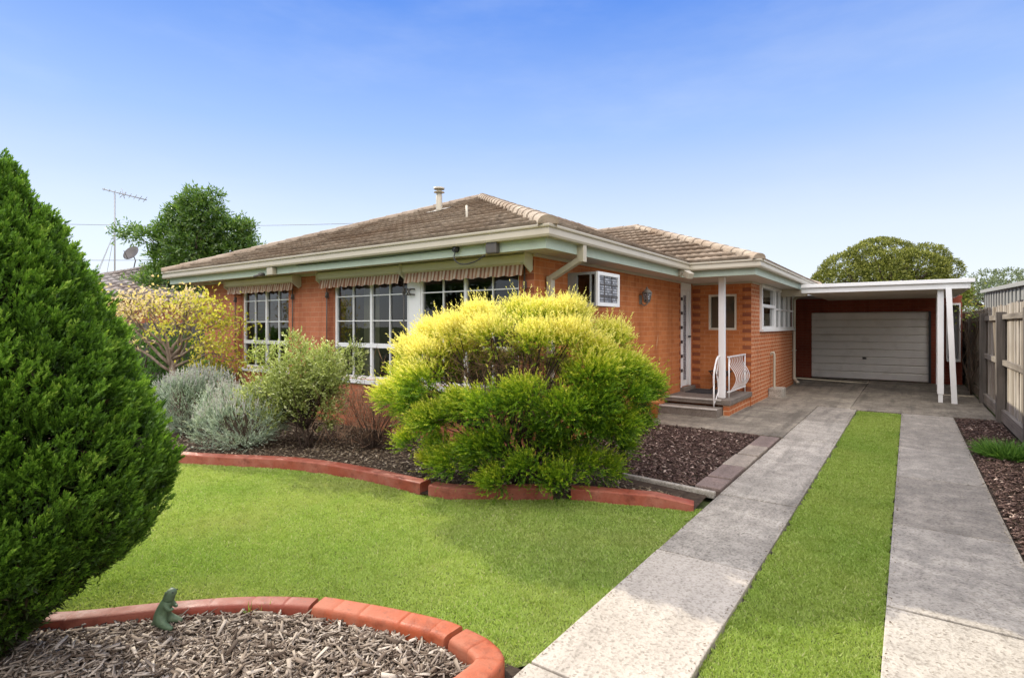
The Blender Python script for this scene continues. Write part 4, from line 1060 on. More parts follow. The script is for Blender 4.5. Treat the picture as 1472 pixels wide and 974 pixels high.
nb = thing('neighbour_house', 'low neighbouring house with pale tiled roof behind the maple', 'house', None, (-23, 9, 0))
b = MB(); b.box((-27.5, 4.5, -.05), (-18.6, 15.5, 2.5)); part(b, 'wall', M['brick_front'], nb)
nx0, nx1, ny0, ny1 = -28, -18.1, 4, 16; nT = (nx1 - nx0) / 2; TPn = (3.87 - 2.5) / nT
sv = (TP, EZ); TP_old = TP; TP = TPn
pn = [roof_plane((nx0, ny0), (1, 0), (0, 1), nT, lambda t: t, lambda t: (nx1 - nx0) - t, None, '', None, .3, .03, 2.5),
      roof_plane((nx1, ny0), (0, 1), (-1, 0), nT, lambda t: t, lambda t: (ny1 - ny0) - t, None, '', None, .3, .03, 2.5),
      roof_plane((nx0, ny1), (0, -1), (1, 0), nT, lambda t: t, lambda t: (ny1 - ny0) - t, None, '', None, .3, .03, 2.5),
      roof_plane((nx1, ny1), (-1, 0), (0, -1), nT, lambda t: t, lambda t: (nx1 - nx0) - t, None, '', None, .3, .03, 2.5)]
TP = TP_old
nroof = join(pn, 'roof', M['grey_tiles'], nb)
b = MB(); b.box((nx0 + .1, ny0 + .1, 2.42), (nx1 - .1, ny1 - .1, 2.5)); part(b, 'soffit', M['soffit'], nb)
# antenna and dish on the neighbour's roof
a0 = place(165, 21, 3.6); a1 = place(165, 21, 1.65 + 190 / 792 * 21)
b = MB(); b.tube([a0, a1], .028, 8)
q = a1 - UP * 1.45
for u, dd in ((143, 20.2), (139, 21.6), (153, 22.3)): b.tube([q, place(u, dd, 3.7)], .009, 5)
ant = part(b, 'antenna_mast', M['metal'], nb)
b = MB(); p0 = place(147, 20.6, 1.65 + 196.5 / 792 * 20.6); p1 = place(211, 21.5, 1.65 + 180.5 / 792 * 21.5); b.tube([p0, p1], .022, 6); d = unit(p1 - p0); sd = unit(np.cross(d, UP))
for k in range(9):
    c = p0 + (p1 - p0) * (.04 + k * .115); ln = .10 + .02 * k; b.tube([c - sd * ln * 2.2, c + sd * ln * 2.2], .010, 5)
c = p0 + (p1 - p0) * .42; b.tube([c - UP * .16 + d * .1, c + UP * .2], .012, 5); b.tube([c - UP * .16 - d * .05, c + UP * .12 + d * .15], .012, 5)
part(b, 'antenna_boom', M['metal'], ant)
dc = place(189, 20.5, 1.65 + 104 / 792 * 20.5)
dn_ = unit(np.array([.35, -.75, .45])); t1_ = unit(np.cross(dn_, UP)); t2_ = np.cross(t1_, dn_)
b = MB(dc, (t1_, t2_, dn_)); b.lathe([(0, -.06), (.12, -.05), (.22, -.02), (.30, .03), (.30, .04), (.2, -.01), (0, -.05)], (0, 0, 0), 18); b.tube([(0, -.28, .02), (0, -.1, .32)], .012, 6); b.frame(); b.tube([dc - dn_ * .06, dc - dn_ * .2 - UP * .15, np.array([dc[0], dc[1], 3.4])], .02, 6)
part(b, 'satellite_dish', M['dark_grey'], nb)

def wire(pts, label, r=.014):
    b = MB(); b.tube(catmull(pts, 6), r, 5)
    tag(b.build('power_line', M['cable']), label, 'cable', 'overhead cables')
wire([place(-300, 27, 6.9), place(105, 27, 1.65 + 145.5 / 792 * 27), place(330, 27, 1.65 + 143.5 / 792 * 27), place(535, 27, 1.65 + 148 / 792 * 27), place(660, 27, 1.65 + 158 / 792 * 27)], 'upper overhead cable crossing the sky above the tree to the roof', .013)
wire([place(-300, 19, 4.0), place(140, 19, 1.65 + 94 / 792 * 19), place(330, 17.5, 1.65 + 96 / 792 * 17.5), place(420, 16.0, 3.4)], 'lower overhead cable running past the dish to the roof edge', .010)

# ================================================================== PLANTS
def plant(name, label, cat, loc, group=None):
    return thing(name, label, cat, group, tuple(loc))
def attach(o, parent):
    o.parent = parent; o.matrix_parent_inverse = world_inv(parent); return o

# --- big conifer at the left
cc = place(-38, 2.72)
con_ = plant('conifer_tree', 'large egg shaped green conifer with feathery sprays over the wood chips', 'tree', (cc[0], cc[1], 0))
H0, H1 = .02, 2.43
CZ = [.02, .10, .235, .36, .50, .66, .84, 1.02, 1.28, 1.52, 1.757, 1.96, 2.16, 2.31, 2.39]
CZ = [q if q < 1 else 1 + (q - 1) * 1.035 for q in CZ]
CRD = [q * .785 for q in (.12, .22, .42, .65, .85, .97, 1.0, .97, .87, .73, .58, .45, .31, .16, .03)]
def con_r(z):
    return np.interp(z, CZ, CRD)
def con_pts(n, depth0, depth1):
    z = rng.uniform(H0, H1, n * 3); keep = rng.random(n * 3) < (con_r(z) / 1.0 * .9 + .1); z = z[keep][:n]; n = len(z)
    an = rng.uniform(0, PI2, n)
    lump = 1 + .025 * np.sin(an * 5 + z * 4) + .03 * np.sin(an * 13 - z * 9 + 1) + .02 * np.sin(an * 7 + z * 15)
    r = con_r(z) * lump * (1 - rng.uniform(depth0, depth1, n))
    P = np.stack([cc[0] + r * np.cos(an), cc[1] + r * np.sin(an), z], 1)
    N = np.stack([np.cos(an), np.sin(an), (z - 1.0) * .35], 1)
    return P, unit(N), an
b = MB(); b.tube([(cc[0], cc[1], -.1), (cc[0] + .02, cc[1], .4), (cc[0], cc[1], 2.2)], [.09, .075, .02], 10); attach(b.build('trunk', M['bark']), con_)
# inner mass of twigs
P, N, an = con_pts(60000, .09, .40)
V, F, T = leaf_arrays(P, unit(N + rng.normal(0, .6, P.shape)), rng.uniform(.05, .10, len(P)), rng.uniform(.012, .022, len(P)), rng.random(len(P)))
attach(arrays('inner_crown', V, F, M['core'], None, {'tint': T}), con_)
# plumes: upright feathers, each a fan of sprigs along a short axis
Pc, Nc, an = con_pts(3900, .0, .09)
front = ((Pc - np.array([cc[0], cc[1], 0]))[:, :2] @ np.array([CF[0], CF[1]])) < .42      # the far side gets plain sprays
Pc, Nc = Pc[front], Nc[front]
Dc = unit(Nc * .42 + UP * 1.0 + rng.normal(0, .2, Pc.shape))
k = 15
plen = rng.uniform(.10, .17, len(Pc))
tpos = rng.random((len(Pc), k)) ** .8
Ps = Pc[:, None] - Dc[:, None] * .06 + Dc[:, None] * (tpos * plen[:, None])[..., None] + rng.normal(0, .012, (len(Pc), k, 3))
fan = unit(np.cross(Nc, Dc) + rng.normal(0, .3, Nc.shape))
sgn = np.where(rng.random((len(Pc), k)) < .5, -1, 1) * rng.uniform(.1, .9, (len(Pc), k)) * (1.1 - tpos)
Ds = unit(Dc[:, None] + fan[:, None] * sgn[..., None] + Nc[:, None] * .25 + rng.normal(0, .16, (len(Pc), k, 3)))
Ls = .035 + .055 * (1 - tpos) * rng.uniform(.6, 1.2, tpos.shape)
ptone = np.repeat(rng.normal(0, .15, len(Pc)), k * 12)
ptip = np.repeat(tpos.ravel(), 12)
PP, DD, fr = sprig_points(Ps.reshape(-1, 3), Ds.reshape(-1, 3), Ls.ravel(), 12, .6, .1)
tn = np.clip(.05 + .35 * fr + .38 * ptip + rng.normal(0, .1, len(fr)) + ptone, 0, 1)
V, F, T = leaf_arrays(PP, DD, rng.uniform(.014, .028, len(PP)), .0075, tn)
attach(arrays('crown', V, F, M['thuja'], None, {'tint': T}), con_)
P, N, an = con_pts(2600, 0, .1); back = ((P - np.array([cc[0], cc[1], 0]))[:, :2] @ np.array([CF[0], CF[1]])) > .35
P, N = P[back], N[back]
attach(leaves('back_sprays', P, unit(N + UP), .12, .04, rng.random(len(P)), M['thuja']), con_)

# --- golden bush
gc = place(745, 5.78)
bush = plant('golden_bush', 'broad golden green feathery bush hiding the front corner of the house', 'bush', (gc[0], gc[1], 0))
def gl(r, f, z): return gc + CR * r + CF * f + UP * z
clumps = []                      # (centre, outward direction, radius, height)
def try_lobe(r_, f_, z_, d, rad, gap):
    p = gl(r_, f_, max(.13, z_))
    if any(np.linalg.norm(p - q[0]) < gap for q in clumps): return
    clumps.append((p, unit(np.asarray(d, float)), rad, z_))
for i in range(900):                                             # crown, sides and back
    d = unit(rng.normal(size=3))
    if d[2] < -.35: continue
    kk = random.uniform(.90, 1.08)
    r_, f_, z_ = 1.16 * d[0] * kk, .74 * d[1] * kk, .95 + .80 * d[2] * (kk * .5 + .5)
    if -.62 < r_ < .55 and 1.0 < z_ < 1.40 and f_ < .45: continue
    try_lobe(r_, f_, z_, (d[0], d[1], d[2] + .2), random.uniform(.20, .31), .25)
for i in range(260):                                             # low skirt down to the kerb
    an = random.uniform(-.2, math.pi + .2); r_ = -1.09 * math.cos(an) * random.uniform(.7, 1.05); f_ = -.66 * max(.12, math.sin(an)) * random.uniform(.6, 1.08)
    z_ = random.uniform(.16, .92) if abs(r_) < 1.0 else random.uniform(.40, .95)
    try_lobe(r_, f_, z_, (r_, f_ * 1.6, .25), random.uniform(.17, .27), .23)
for i in range(60):                                              # right shoulder
    r_ = random.uniform(.45, 1.05); try_lobe(r_, -.55 + .4 * (r_ - .45) + random.uniform(-.1, .15), random.uniform(.85, 1.45), (r_, -.7, .3), random.uniform(.16, .24), .24)
Ps, Ds, Ht, Lt, Ln = [], [], [], [], []
for c, d, rad, z_ in clumps:
    n = int(430 * (rad / .25) ** 2 * random.uniform(.75, 1.15))
    dd = unit(rng.normal(size=(n, 3)) * .75 + d[None] * 1.0 + UP * .25)
    k0 = rng.uniform(.35, 1.0, n)
    Ps.append(c + (dd * np.array([1, 1, .72])) * (rad * k0)[:, None])
    Ds.append(unit(dd * .8 + d[None] * .35 + UP * .25 + rng.normal(0, .22, (n, 3))))
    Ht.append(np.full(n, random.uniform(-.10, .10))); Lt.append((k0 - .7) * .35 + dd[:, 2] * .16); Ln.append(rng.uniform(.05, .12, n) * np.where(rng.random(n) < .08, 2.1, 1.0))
Ps, Ds, Ht, Lt, Ln = [np.concatenate(q) for q in (Ps, Ds, Ht, Lt, Ln)]
k_ = Ps[:, 2] > .02; Ps, Ds, Ht, Lt, Ln = Ps[k_], Ds[k_], Ht[k_], Lt[k_], Ln[k_]
PP, DD, fr = sprig_points(Ps, Ds, Ln, 11, .7, .15)
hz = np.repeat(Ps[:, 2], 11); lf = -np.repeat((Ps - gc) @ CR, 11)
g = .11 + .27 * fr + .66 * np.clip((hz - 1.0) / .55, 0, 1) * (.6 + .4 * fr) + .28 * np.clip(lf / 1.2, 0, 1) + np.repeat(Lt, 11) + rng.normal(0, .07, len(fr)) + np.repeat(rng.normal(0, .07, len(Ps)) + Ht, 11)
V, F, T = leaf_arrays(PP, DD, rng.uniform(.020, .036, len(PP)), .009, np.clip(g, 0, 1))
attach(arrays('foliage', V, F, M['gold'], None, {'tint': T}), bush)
b = MB()
stems = [gl(random.uniform(-.35, .35), random.uniform(-.15, .3), 0) for _ in range(9)]
for s in stems:
    for _ in range(3):
        c = random.choice(clumps)[0]; branches(b, s, [c], .022, .005, .12, 8, 5)
for i, (c, d, rad, z_) in enumerate(clumps):
    s = gl(d[0] * .35, d[1] * .15 + .1, .25 + .3 * random.random()); branches(b, s, [c + (c - s) * .05], .011, .003, .16, 6, 4)
attach(b.build('stem', M['bark_dark']), bush)
sp, sd = [], []
for _ in range(2200):
    c, d, rad, z_ = random.choice(clumps); p = gl(random.gauss(0, .5), random.uniform(-.35, .4), random.gauss(1.12, .22)); sp.append(p); sd.append(rng.normal(size=3) + UP * .5)
sp = np.array(sp); sd = unit(np.array(sd)); attach(leaves('dry_twig', sp, sd, rng.uniform(.1, .28, len(sp)), .006, rng.random(len(sp)), M['twig']), bush)
attach(bpy.data.objects['foliage'], bush)

# --- lavender bushes
def lavender(c, rr, h, label, n=5200):
    o = plant('lavender_bush', label, 'bush', (c[0], c[1], 0), 'silver lavender bushes')
    blobs = [(c[0] + random.uniform(-.55, .55) * rr, c[1] + random.uniform(-.5, .5) * rr, h * random.uniform(.34, .66), rr * random.uniform(.3, .5), rr * random.uniform(.3, .5), h * random.uniform(.3, .42)) for _ in range(14)] + [(c[0], c[1], h * .5, rr * .75, rr * .7, h * .46)]
    P, N = blob_points(blobs, n, .35, .75); k = P[:, 2] > 0; P, N = P[k], N[k]
    D = unit(N * .6 + UP * .8 + rng.normal(0, .25, P.shape))
    PP, DD, fr = sprig_points(P, D, rng.uniform(.07, .18, len(P)), 8, .5, .15)
    attach(leaves('foliage', PP, DD, rng.uniform(.03, .055, len(PP)), .009, np.clip(.1 + .6 * fr + rng.normal(0, .15, len(fr)), 0, 1), M['lavender']), o)
    top = N[:, 2] > .35; Pt = P[top][:420]
    Dn = unit(UP + rng.normal(0, .18, Pt.shape)); Q, DQ, fq = sprig_points(Pt + Dn * .10, Dn, rng.uniform(.05, .14, len(Pt)), 10, .35, .1)
    attach(leaves('flower_spike', Q, DQ, .02, .012, rng.random(len(Q)), M['spikes']), o)
    b = MB(); branches(b, (c[0], c[1], -.02), [P[i] for i in rng.choice(len(P), 60)], .012, .004, .15, 5, 4)
    attach(b.build('stem', M['bark']), o)
c = place(276, 8.4); lavender(c, .58, .90, 'taller silver lavender bush behind the conifer below the maple')
c = place(357, 7.55); lavender(c, .76, .74, 'wide low silver lavender bush against the long red kerb', 6200)

# --- speckled shrub, with thin stems
c = place(440, 7.5)
o = plant('speckled_shrub', 'loose speckled green shrub in front of the far windows', 'shrub', (c[0], c[1], 0))
blobs = []
for _ in range(24):
    an = random.uniform(0, PI2); rr = random.uniform(.1, .72); z = random.uniform(.68, 1.42)
    blobs.append((c[0] + CR[0] * rr * math.cos(an) + CF[0] * rr * .7 * math.sin(an), c[1] + CR[1] * rr * math.cos(an) + CF[1] * rr * .7 * math.sin(an), z - .3 * rr + random.uniform(-.1, .12), random.uniform(.12, .22), .17, random.uniform(.11, .2)))
for _ in range(20): blobs.append((*(c + CR * random.uniform(-.72, .62) + CF * random.uniform(-.25, .25))[:2], random.uniform(.28, .95), random.uniform(.1, .18), .14, random.uniform(.1, .16)))
P, N = blob_points(blobs, 2900, .8, .3)
D = unit(N * .6 + UP * .6 + rng.normal(0, .4, P.shape))
PP, DD, fr = sprig_points(P, D, rng.uniform(.1, .2, len(P)), 10, .9, .25)
attach(leaves('foliage', PP, DD, rng.uniform(.028, .048, len(PP)), .019, np.clip(.35 + .3 * fr + rng.normal(0, .2, len(fr)), 0, 1), M['varieg']), o)
b = MB(); base = (c[0], c[1], -.02)
for k in range(8):
    an = random.uniform(0, PI2); branches(b, (base[0] + .06 * math.cos(an), base[1] + .06 * math.sin(an), -.02), [np.array(blobs[random.randrange(24)][:3])], .013, .004, .15, 7, 5)
branches(b, (c[0], c[1], .25), [np.array(q[:3]) for q in blobs], .009, .003, .18, 6, 4); branches(b, (c[0], c[1], .4), [P[i] for i in rng.choice(len(P), 90)], .005, .002, .18, 5, 3)
attach(b.build('stem', M['bark_dark']), o)

# --- bare twiggy shrub under the window
c = place(535, 7.35)
o = plant('bare_shrub', 'leafless brown twiggy shrub against the front brick wall', 'shrub', (c[0], c[1], 0))
P = c + CR * rng.normal(0, .28, 1500)[:, None] + CF * rng.normal(0, .14, 1500)[:, None] + UP * rng.uniform(.05, .75, 1500)[:, None]
D = unit(rng.normal(0, .55, P.shape) + UP * .8); attach(leaves('twig', P, D, rng.uniform(.12, .3, len(P)), .006, rng.random(len(P)), M['twig']), o)
b = MB(); branches(b, (c[0], c[1], -.02), [P[i] for i in rng.choice(len(P), 70)], .008, .002, .15, 6, 4); attach(b.build('stem', M['bark_dark']), o)

# --- yellow maple
c = place(246, 9.9)
o = plant('maple_tree', 'small yellow leaved maple with pale twisted branches beside the house', 'tree', (c[0], c[1], 0))
b = MB(); j0 = c + UP * .95 + CR * .02; b.tube([c - UP * .05, c + UP * .5 + CR * .05, j0, c + UP * 1.25 - CR * .05], [.085, .07, .06, .045], 8)
ends = []
for r_, f_, z_ in ((-.9, -.1, 1.75), (-.55, .2, 2.05), (-.2, -.3, 2.1), (.25, .2, 2.12), (.55, -.2, 1.9), (.85, 0, 1.75), (.75, -.3, 1.35), (1.0, -.15, 1.15), (-.75, -.3, 1.5), (.1, .4, 1.9), (-1.05, .1, 2.05), (.35, -.45, 1.75), (-.4, -.5, 1.8)):
    e = c + CR * r_ + CF * f_ + UP * z_; st = j0 + UP * random.uniform(-.15, .25); branches(b, st, [e], .03, .010, .22, 8, 6)
    for _ in range(5):
        e2 = e + rng.normal(0, .22, 3) * np.array([1, 1, .7]); branches(b, st + (e - st) * random.uniform(.5, .95) + UP * .04, [e2], .010, .003, .2, 6, 4); ends.append((e2, r_))
        for _ in range(5): branches(b, e2 - (e2 - e) * random.random(), [e2 + rng.normal(0, .16, 3)], .004, .0015, .2, 4, 3)
attach(b.build('trunk', M['bark_pale']), o)
Pm, Tm = [], []
for e2, r_ in ends:
    n = random.randint(55, 105) if r_ > .3 else random.randint(22, 55)
    q = e2 + rng.normal(0, .15, (n, 3)) * np.array([1, 1, .75]); Pm.append(q); Tm.append(np.clip(rng.normal(.25 if r_ > .3 else .8, .2, n), 0, 1))
Pm, Tm = np.concatenate(Pm), np.concatenate(Tm); Dm = unit(rng.normal(0, .6, Pm.shape) - UP * .35)
attach(leaves('foliage', Pm, Dm, rng.uniform(.045, .08, len(Pm)), rng.uniform(.028, .048, len(Pm)), Tm, M['maple'], None, .2), o)

# --- small dark shrubs around the maple
def shrub(name, label, c, rr, h, mat, n, L, W, z0=0.0, cat='shrub', ns=6, lump=.5):
    o = plant(name, label, cat, (c[0], c[1], 0))
    blobs = [(c[0] + random.uniform(-lump, lump) * rr, c[1] + random.uniform(-lump, lump) * rr, z0 + (h - z0) * random.uniform(.35, .7), rr * .55, rr * .55, (h - z0) * .36) for _ in range(8)] + [(c[0], c[1], z0 + (h - z0) * .5, rr * .75, rr * .75, (h - z0) * .5)]
    P, N = blob_points(blobs, n, .4, .6); D = unit(N * .7 + UP * .5 + rng.normal(0, .35, P.shape))
    PP, DD, fr = sprig_points(P, D, L * 2.5, ns, .8, .2)
    k = PP[:, 2] > .0; PP, DD, fr = PP[k], DD[k], fr[k]
    attach(leaves('foliage', PP, DD, rng.uniform(.7, 1.2, len(PP)) * L, W, np.clip(.2 + .5 * fr + rng.normal(0, .18, len(fr)), 0, 1), mat), o)
    b = MB(); branches(b, (c[0], c[1], -.02), [P[i] for i in rng.choice(len(P), min(40, len(P)))], .02 * rr + .004, .003, .15, 5, 4); attach(b.build('stem', M['bark_dark']), o)
    return o
shrub('dwarf_conifer', 'small bright green cone shaped conifer behind the maple trunk', place(262, 11.2), .42, 1.62, M['ball'], 1500, .05, .014, .1)
shrub('leafy_shrub', 'dark green leafy shrub by the grey fence left of the maple trunk', place(200, 11.0), .75, 1.5, M['green'], 1500, .07, .035)
shrub('leafy_shrub', 'dark leafy shrub in the shaded house corner right of the maple trunk', place(300, 11.0), .55, .9, M['tree_left'], 900, .06, .03)
o = shrub('flowering_plant', 'low pink flowered plant between the lavender and the far window', place(332, 8.7), .3, .62, M['green'], 500, .035, .015)
P = place(330, 8.6) + rng.normal(0, .14, (60, 3)) * np.array([1, 1, .4]) + UP * .52
PP, DD, fr = sprig_points(P, unit(rng.normal(0, .3, P.shape) + UP), .1, 7, .8, .3)
attach(leaves('blossoms', PP, DD, .028, .018, rng.random(len(PP)), M['pink']), o)

# --- big trees behind
c = place(280, 18.3)
o = plant('broadleaf_tree', 'glossy dark green tree rising behind the left end of the roof', 'tree', (c[0], c[1], 0))
blobs = []
for r_, z_, s in ((-.1, 4.9, .85), (.5, 5.2, .75), (-.6, 4.6, .7), (1.1, 4.7, .75), (.1, 4.1, 1.0), (1.2, 4.0, .8), (-.9, 3.9, .65), (-1.3, 3.3, .7), (1.6, 3.6, .55), (0, 3.3, 1.0), (-.5, 5.3, .45), (.3, 5.65, .4), (-1.5, 2.7, .6), (-.6, 2.8, .8), (.9, 3.0, .9), (1.35, 4.9, .4), (-.75, 5.5, .28), (.75, 5.85, .25), (1.65, 4.7, .3), (-1.25, 4.5, .35), (.0, 5.75, .3), (1.9, 4.2, .3), (-1.05, 5.0, .3)):
    blobs.append((*(c + CR * r_ + CF * random.uniform(-.6, .6))[:2], z_, s, s, s * .75))
blobs = [(q[0], q[1], q[2], q[3] * .82, q[4] * .82, q[5] * .82) for q in blobs]
P, N = blob_points(blobs, 6800, .6, .45); D = unit(N * .8 + UP * .35 + rng.normal(0, .5, P.shape))
PP, DD, fr = sprig_points(P, D, rng.uniform(.2, .36, len(P)), 6, .9, .3)
# one loose spray to the left
Q = place(186, 18.3, 4.75) + rng.normal(0, .2, (90, 3)) * np.array([1, 1, .5]); PQ, DQ, fq = sprig_points(Q, unit(rng.normal(size=Q.shape) + UP * .3), .25, 5, .9, .3)
PP = np.concatenate([PP, PQ]); DD = np.concatenate([DD, DQ]); fr = np.concatenate([fr, fq])
attach(leaves('crown', PP, DD, rng.uniform(.10, .17, len(PP)), .05, np.clip(.25 + .4 * fr + rng.normal(0, .2, len(fr)), 0, 1), M['tree_left']), o)
b = MB(); b.tube([c - UP * .1, c + UP * 1.2 + CR * .1, c + UP * 2.6], [.2, .16, .12], 8); branches(b, c + UP * 2.2, [np.array(q[:3]) for q in blobs], .07, .012, .15, 7, 5); branches(b, c + UP * 3.6 - CR * .8, [place(186, 18.3, 4.75)], .03, .006, .1, 6, 4)
attach(b.build('trunk', M['bark']), o)

def dome_tree(c, rad, zc, zr, label, mat, nblob, n, L, group=None):
    o = plant('spreading_tree', label, 'tree', (c[0], c[1], 0), group)
    blobs = []
    while len(blobs) < nblob:
        d = unit(rng.normal(size=3))
        if d[2] < -.15: continue
        s = random.uniform(.17, .29) * rad
        p = c + CR * d[0] * (rad - s * .8) + CF * d[1] * (rad - s * .8) * .8 + UP * (zc + d[2] * (zr - s * .55))
        blobs.append((*p, s, s, s * .72))
    P, N = blob_points(blobs, n, .13, .9); D = unit(N * .9 + UP * .4 + rng.normal(0, .45, P.shape))
    blob_t = rng.normal(0, .1, len(P))
    PP, DD, fr = sprig_points(P, D, L * 2, 5, .9, .3)
    attach(leaves('crown', PP, DD, rng.uniform(.7, 1.3, len(PP)) * L, L * .5, np.clip(.2 + .45 * fr + rng.normal(0, .18, len(fr)), 0, 1), mat), o)
    b = MB(); b.tube([c - UP * .1, c + UP * zc * .4, c + UP * zc * .75], [rad * .09, rad * .07, rad * .05], 8); branches(b, c + UP * zc * .6, [np.array(q[:3]) for q in blobs], rad * .03, rad * .006, .12, 6, 5)
    attach(b.build('trunk', M['bark']), o); return o
dome_tree(place(1275, 40), 4.75, 4.1, 3.55, 'large dome shaped green tree rising behind the garage', M['tree_dome'], 50, 34000, .15)
dome_tree(place(1440, 52), 4.6, 3.9, 2.7, 'pale distant tree behind the grey shed', M['tree_far'], 45, 6000, .2)

for q, rd, zr, lb in (((-16, -17), 3.2, 2.6, 'round street tree across the road mirrored in the front windows'), ((-24, -15), 2.6, 3.6, 'taller street tree across the road mirrored in the far window'), ((-8, -20), 3.0, 2.2, 'low street tree across the road mirrored beside the brick pier')):
    dome_tree(np.array([q[0], q[1], 0.0]), rd, zr, zr * .75, lb, M['tree_left'], 26, 2600, .26, 'street trees across the road')
# --- vine with yellowing leaves at the garage corner
p = np.array([1.22, 17.2, 0]); o = plant('climbing_vine', 'yellow green vine spilling over the fence beside the garage', 'vine', (1.22, 17.2, 0))
P = np.array([1.2, 17.4, 2.1]) + rng.normal(0, 1, (95, 3)) * np.array([.12, .4, .22]); P = P[P[:, 2] > 1.2]
attach(leaves('foliage', P, unit(rng.normal(size=P.shape) - UP * .3), rng.uniform(.06, .11, len(P)), .055, rng.random(len(P)), M['vine']), o)
b = MB(); branches(b, (1.22, 17.2, 0), [P[i] for i in rng.choice(len(P), 14)], .012, .004, .08, 7, 4); attach(b.build('stem', M['bark']), o)
# --- tuft by the fence
c = place(1452, 6.9); o = plant('grass_tuft', 'bright green strappy tuft in the mulch by the fence', 'plant', (c[0], c[1], 0))
n = 1100; an = rng.uniform(0, PI2, n); rr = np.sqrt(rng.random(n)) * .24
P = c + np.stack([rr * np.cos(an) * 1.1, rr * np.sin(an), 0 * an - .02], 1); D = unit(np.stack([np.cos(an) * rr * 3, np.sin(an) * rr * 3, 0 * an + .8], 1) + rng.normal(0, .22, (n, 3)))
attach(leaves('blade', P, D, rng.uniform(.16, .36, n), .011, np.clip(rng.random(n) + .2, 0, 1), M['green'], None, .2), o)
# --- weeds
for u, d, lb in ((330, 3.2, 'pair of dry grass weeds against the dark red kerb'), (1065, 4.05, 'tiny weed in the driveway joint')):
    if u == 330:
        c = place(362, 3.16)
        o = plant('weed', lb, 'weed', (c[0], c[1], 0)); P = np.concatenate([place(q, 3.14) + rng.normal(0, .012, (9, 3)) for q in (358, 378)]); D = unit(rng.normal(0, .5, P.shape) + UP)
        attach(leaves('blade', P, D, rng.uniform(.05, .1, len(P)), .006, rng.random(len(P)), M['vine']), o)
# --- potted plant by the steps
c = place(937, 9.95); o = plant('potted_plant', 'orange clay pot with a dry plant beside the porch steps', 'plant', (c[0], c[1], 0))
b = MB(); b.lathe([(0, 0), (.10, 0), (.13, .26), (.145, .27), (.145, .32), (.12, .32), (.11, .28), (0, .27)], c, 18); attach(b.build('pot', M['pot']), o)
P = c + rng.normal(0, .08, (260, 3)) + UP * .42; attach(leaves('foliage', P, unit(rng.normal(size=P.shape) + UP * .5), rng.uniform(.06, .12, 260), .02, np.clip(rng.normal(.5, .3, 260), 0, 1), M['vine']), o)
b = MB(); branches(b, c + UP * .28, [P[i] for i in range(24)], .006, .002, .1, 5, 4); attach(b.build('stem', M['bark']), o)

# ================================================================== SMALL THINGS
# green animal figurine, sitting upright and looking to the right
def figurine(c):
    """one continuous body grown from a skeleton"""
    e1, e2 = CR, CF
    def q(r, f, z): return c + (e1 * r + e2 * f + UP * z) * .92
    V = [q(-.04, 0, .045), q(-.022, 0, .085), q(.0, 0, .125), q(.016, 0, .160), q(.026, 0, .190), q(.038, 0, .208), q(.064, 0, .203),      # 0-6 spine to snout
         q(-.005, -.035, .04), q(.04, -.045, .022), q(.072, -.048, .012), q(-.005, .035, .04), q(.04, .045, .022), q(.072, .048, .012),      # 7-12 hind legs
         q(.018, -.030, .140), q(.040, -.030, .112), q(.058, -.014, .118), q(.018, .030, .140), q(.040, .030, .112), q(.058, .014, .118),    # 13-18 arms
         q(-.065, 0, .02), q(-.085, 0, .012)]                                                                                                    # tail
    E = [(0, 1), (1, 2), (2, 3), (3, 4), (4, 5), (5, 6), (0, 7), (7, 8), (8, 9), (0, 10), (10, 11), (11, 12), (2, 13), (13, 14), (14, 15), (2, 16), (16, 17), (17, 18), (0, 19), (19, 20)]
    rad = [.045, .041, .038, .033, .034, .033, .021, .030, .020, .012, .030, .020, .012, .016, .012, .009, .016, .012, .009, .018, .010]
    me = bpy.data.meshes.new('animal_figurine'); me.from_pydata([tuple(v) for v in V], E, []); me.materials.append(M['figurine'])
    o = link(bpy.data.objects.new('animal_figurine', me))
    m = o.modifiers.new('skin', 'SKIN'); m.use_smooth_shade = True
    for sv_, r_ in zip(me.skin_vertices[0].data, rad): sv_.radius = (r_ * .92, r_ * .92); 
    me.skin_vertices[0].data[0].use_root = True
    s = o.modifiers.new('sub', 'SUBSURF'); s.levels = 2; s.render_levels = 2
    tag(o, 'small green animal figurine sitting upright on the wood chips', 'figurine')
    for sg in (-1, 1):
        b = MB(); b.lathe([(0, -.006), (.0055, -.003), (.0065, 0), (.0055, .003), (0, .006)], q(.020, sg * .030, .216), 8); e = b.build('ear', M['figurine']); attach(e, o)
        b = MB(); b.lathe([(0, -.004), (.0035, -.002), (.004, 0), (.0035, .002), (0, .004)], q(.056, sg * .022, .214), 8); e = b.build('eye', M['black']); attach(e, o)
    return o
figurine(place(238, 3.0, .012))
# doormat, side table on the porch
b = MB(); b.box((-3.72, 11.25, .287), (-3.12, 11.95, .302)); tag(b.build('doormat', M['mat'], None, .004), 'dark grey doormat in front of the white door', 'doormat')
o = thing('stool', 'small dark folding stool in the porch corner behind the railing', 'stool', None, (-3.2, 11.95, .286))
b = MB(); b.box((-3.42, 11.82, .68), (-3.0, 12.12, .705)); part(b, 'seat', M['bark_dark'], o, .006)
for p0, p1 in (((-3.40, 11.85, .286), (-3.04, 11.85, .68)), ((-3.04, 11.862, .286), (-3.40, 11.862, .68)), ((-3.40, 12.09, .286), (-3.04, 12.09, .68)), ((-3.04, 12.078, .286), (-3.40, 12.078, .68))):
    b = MB(); b.tube([p0, p1], .011, 6); part(b, 'leg', M['black'], o)

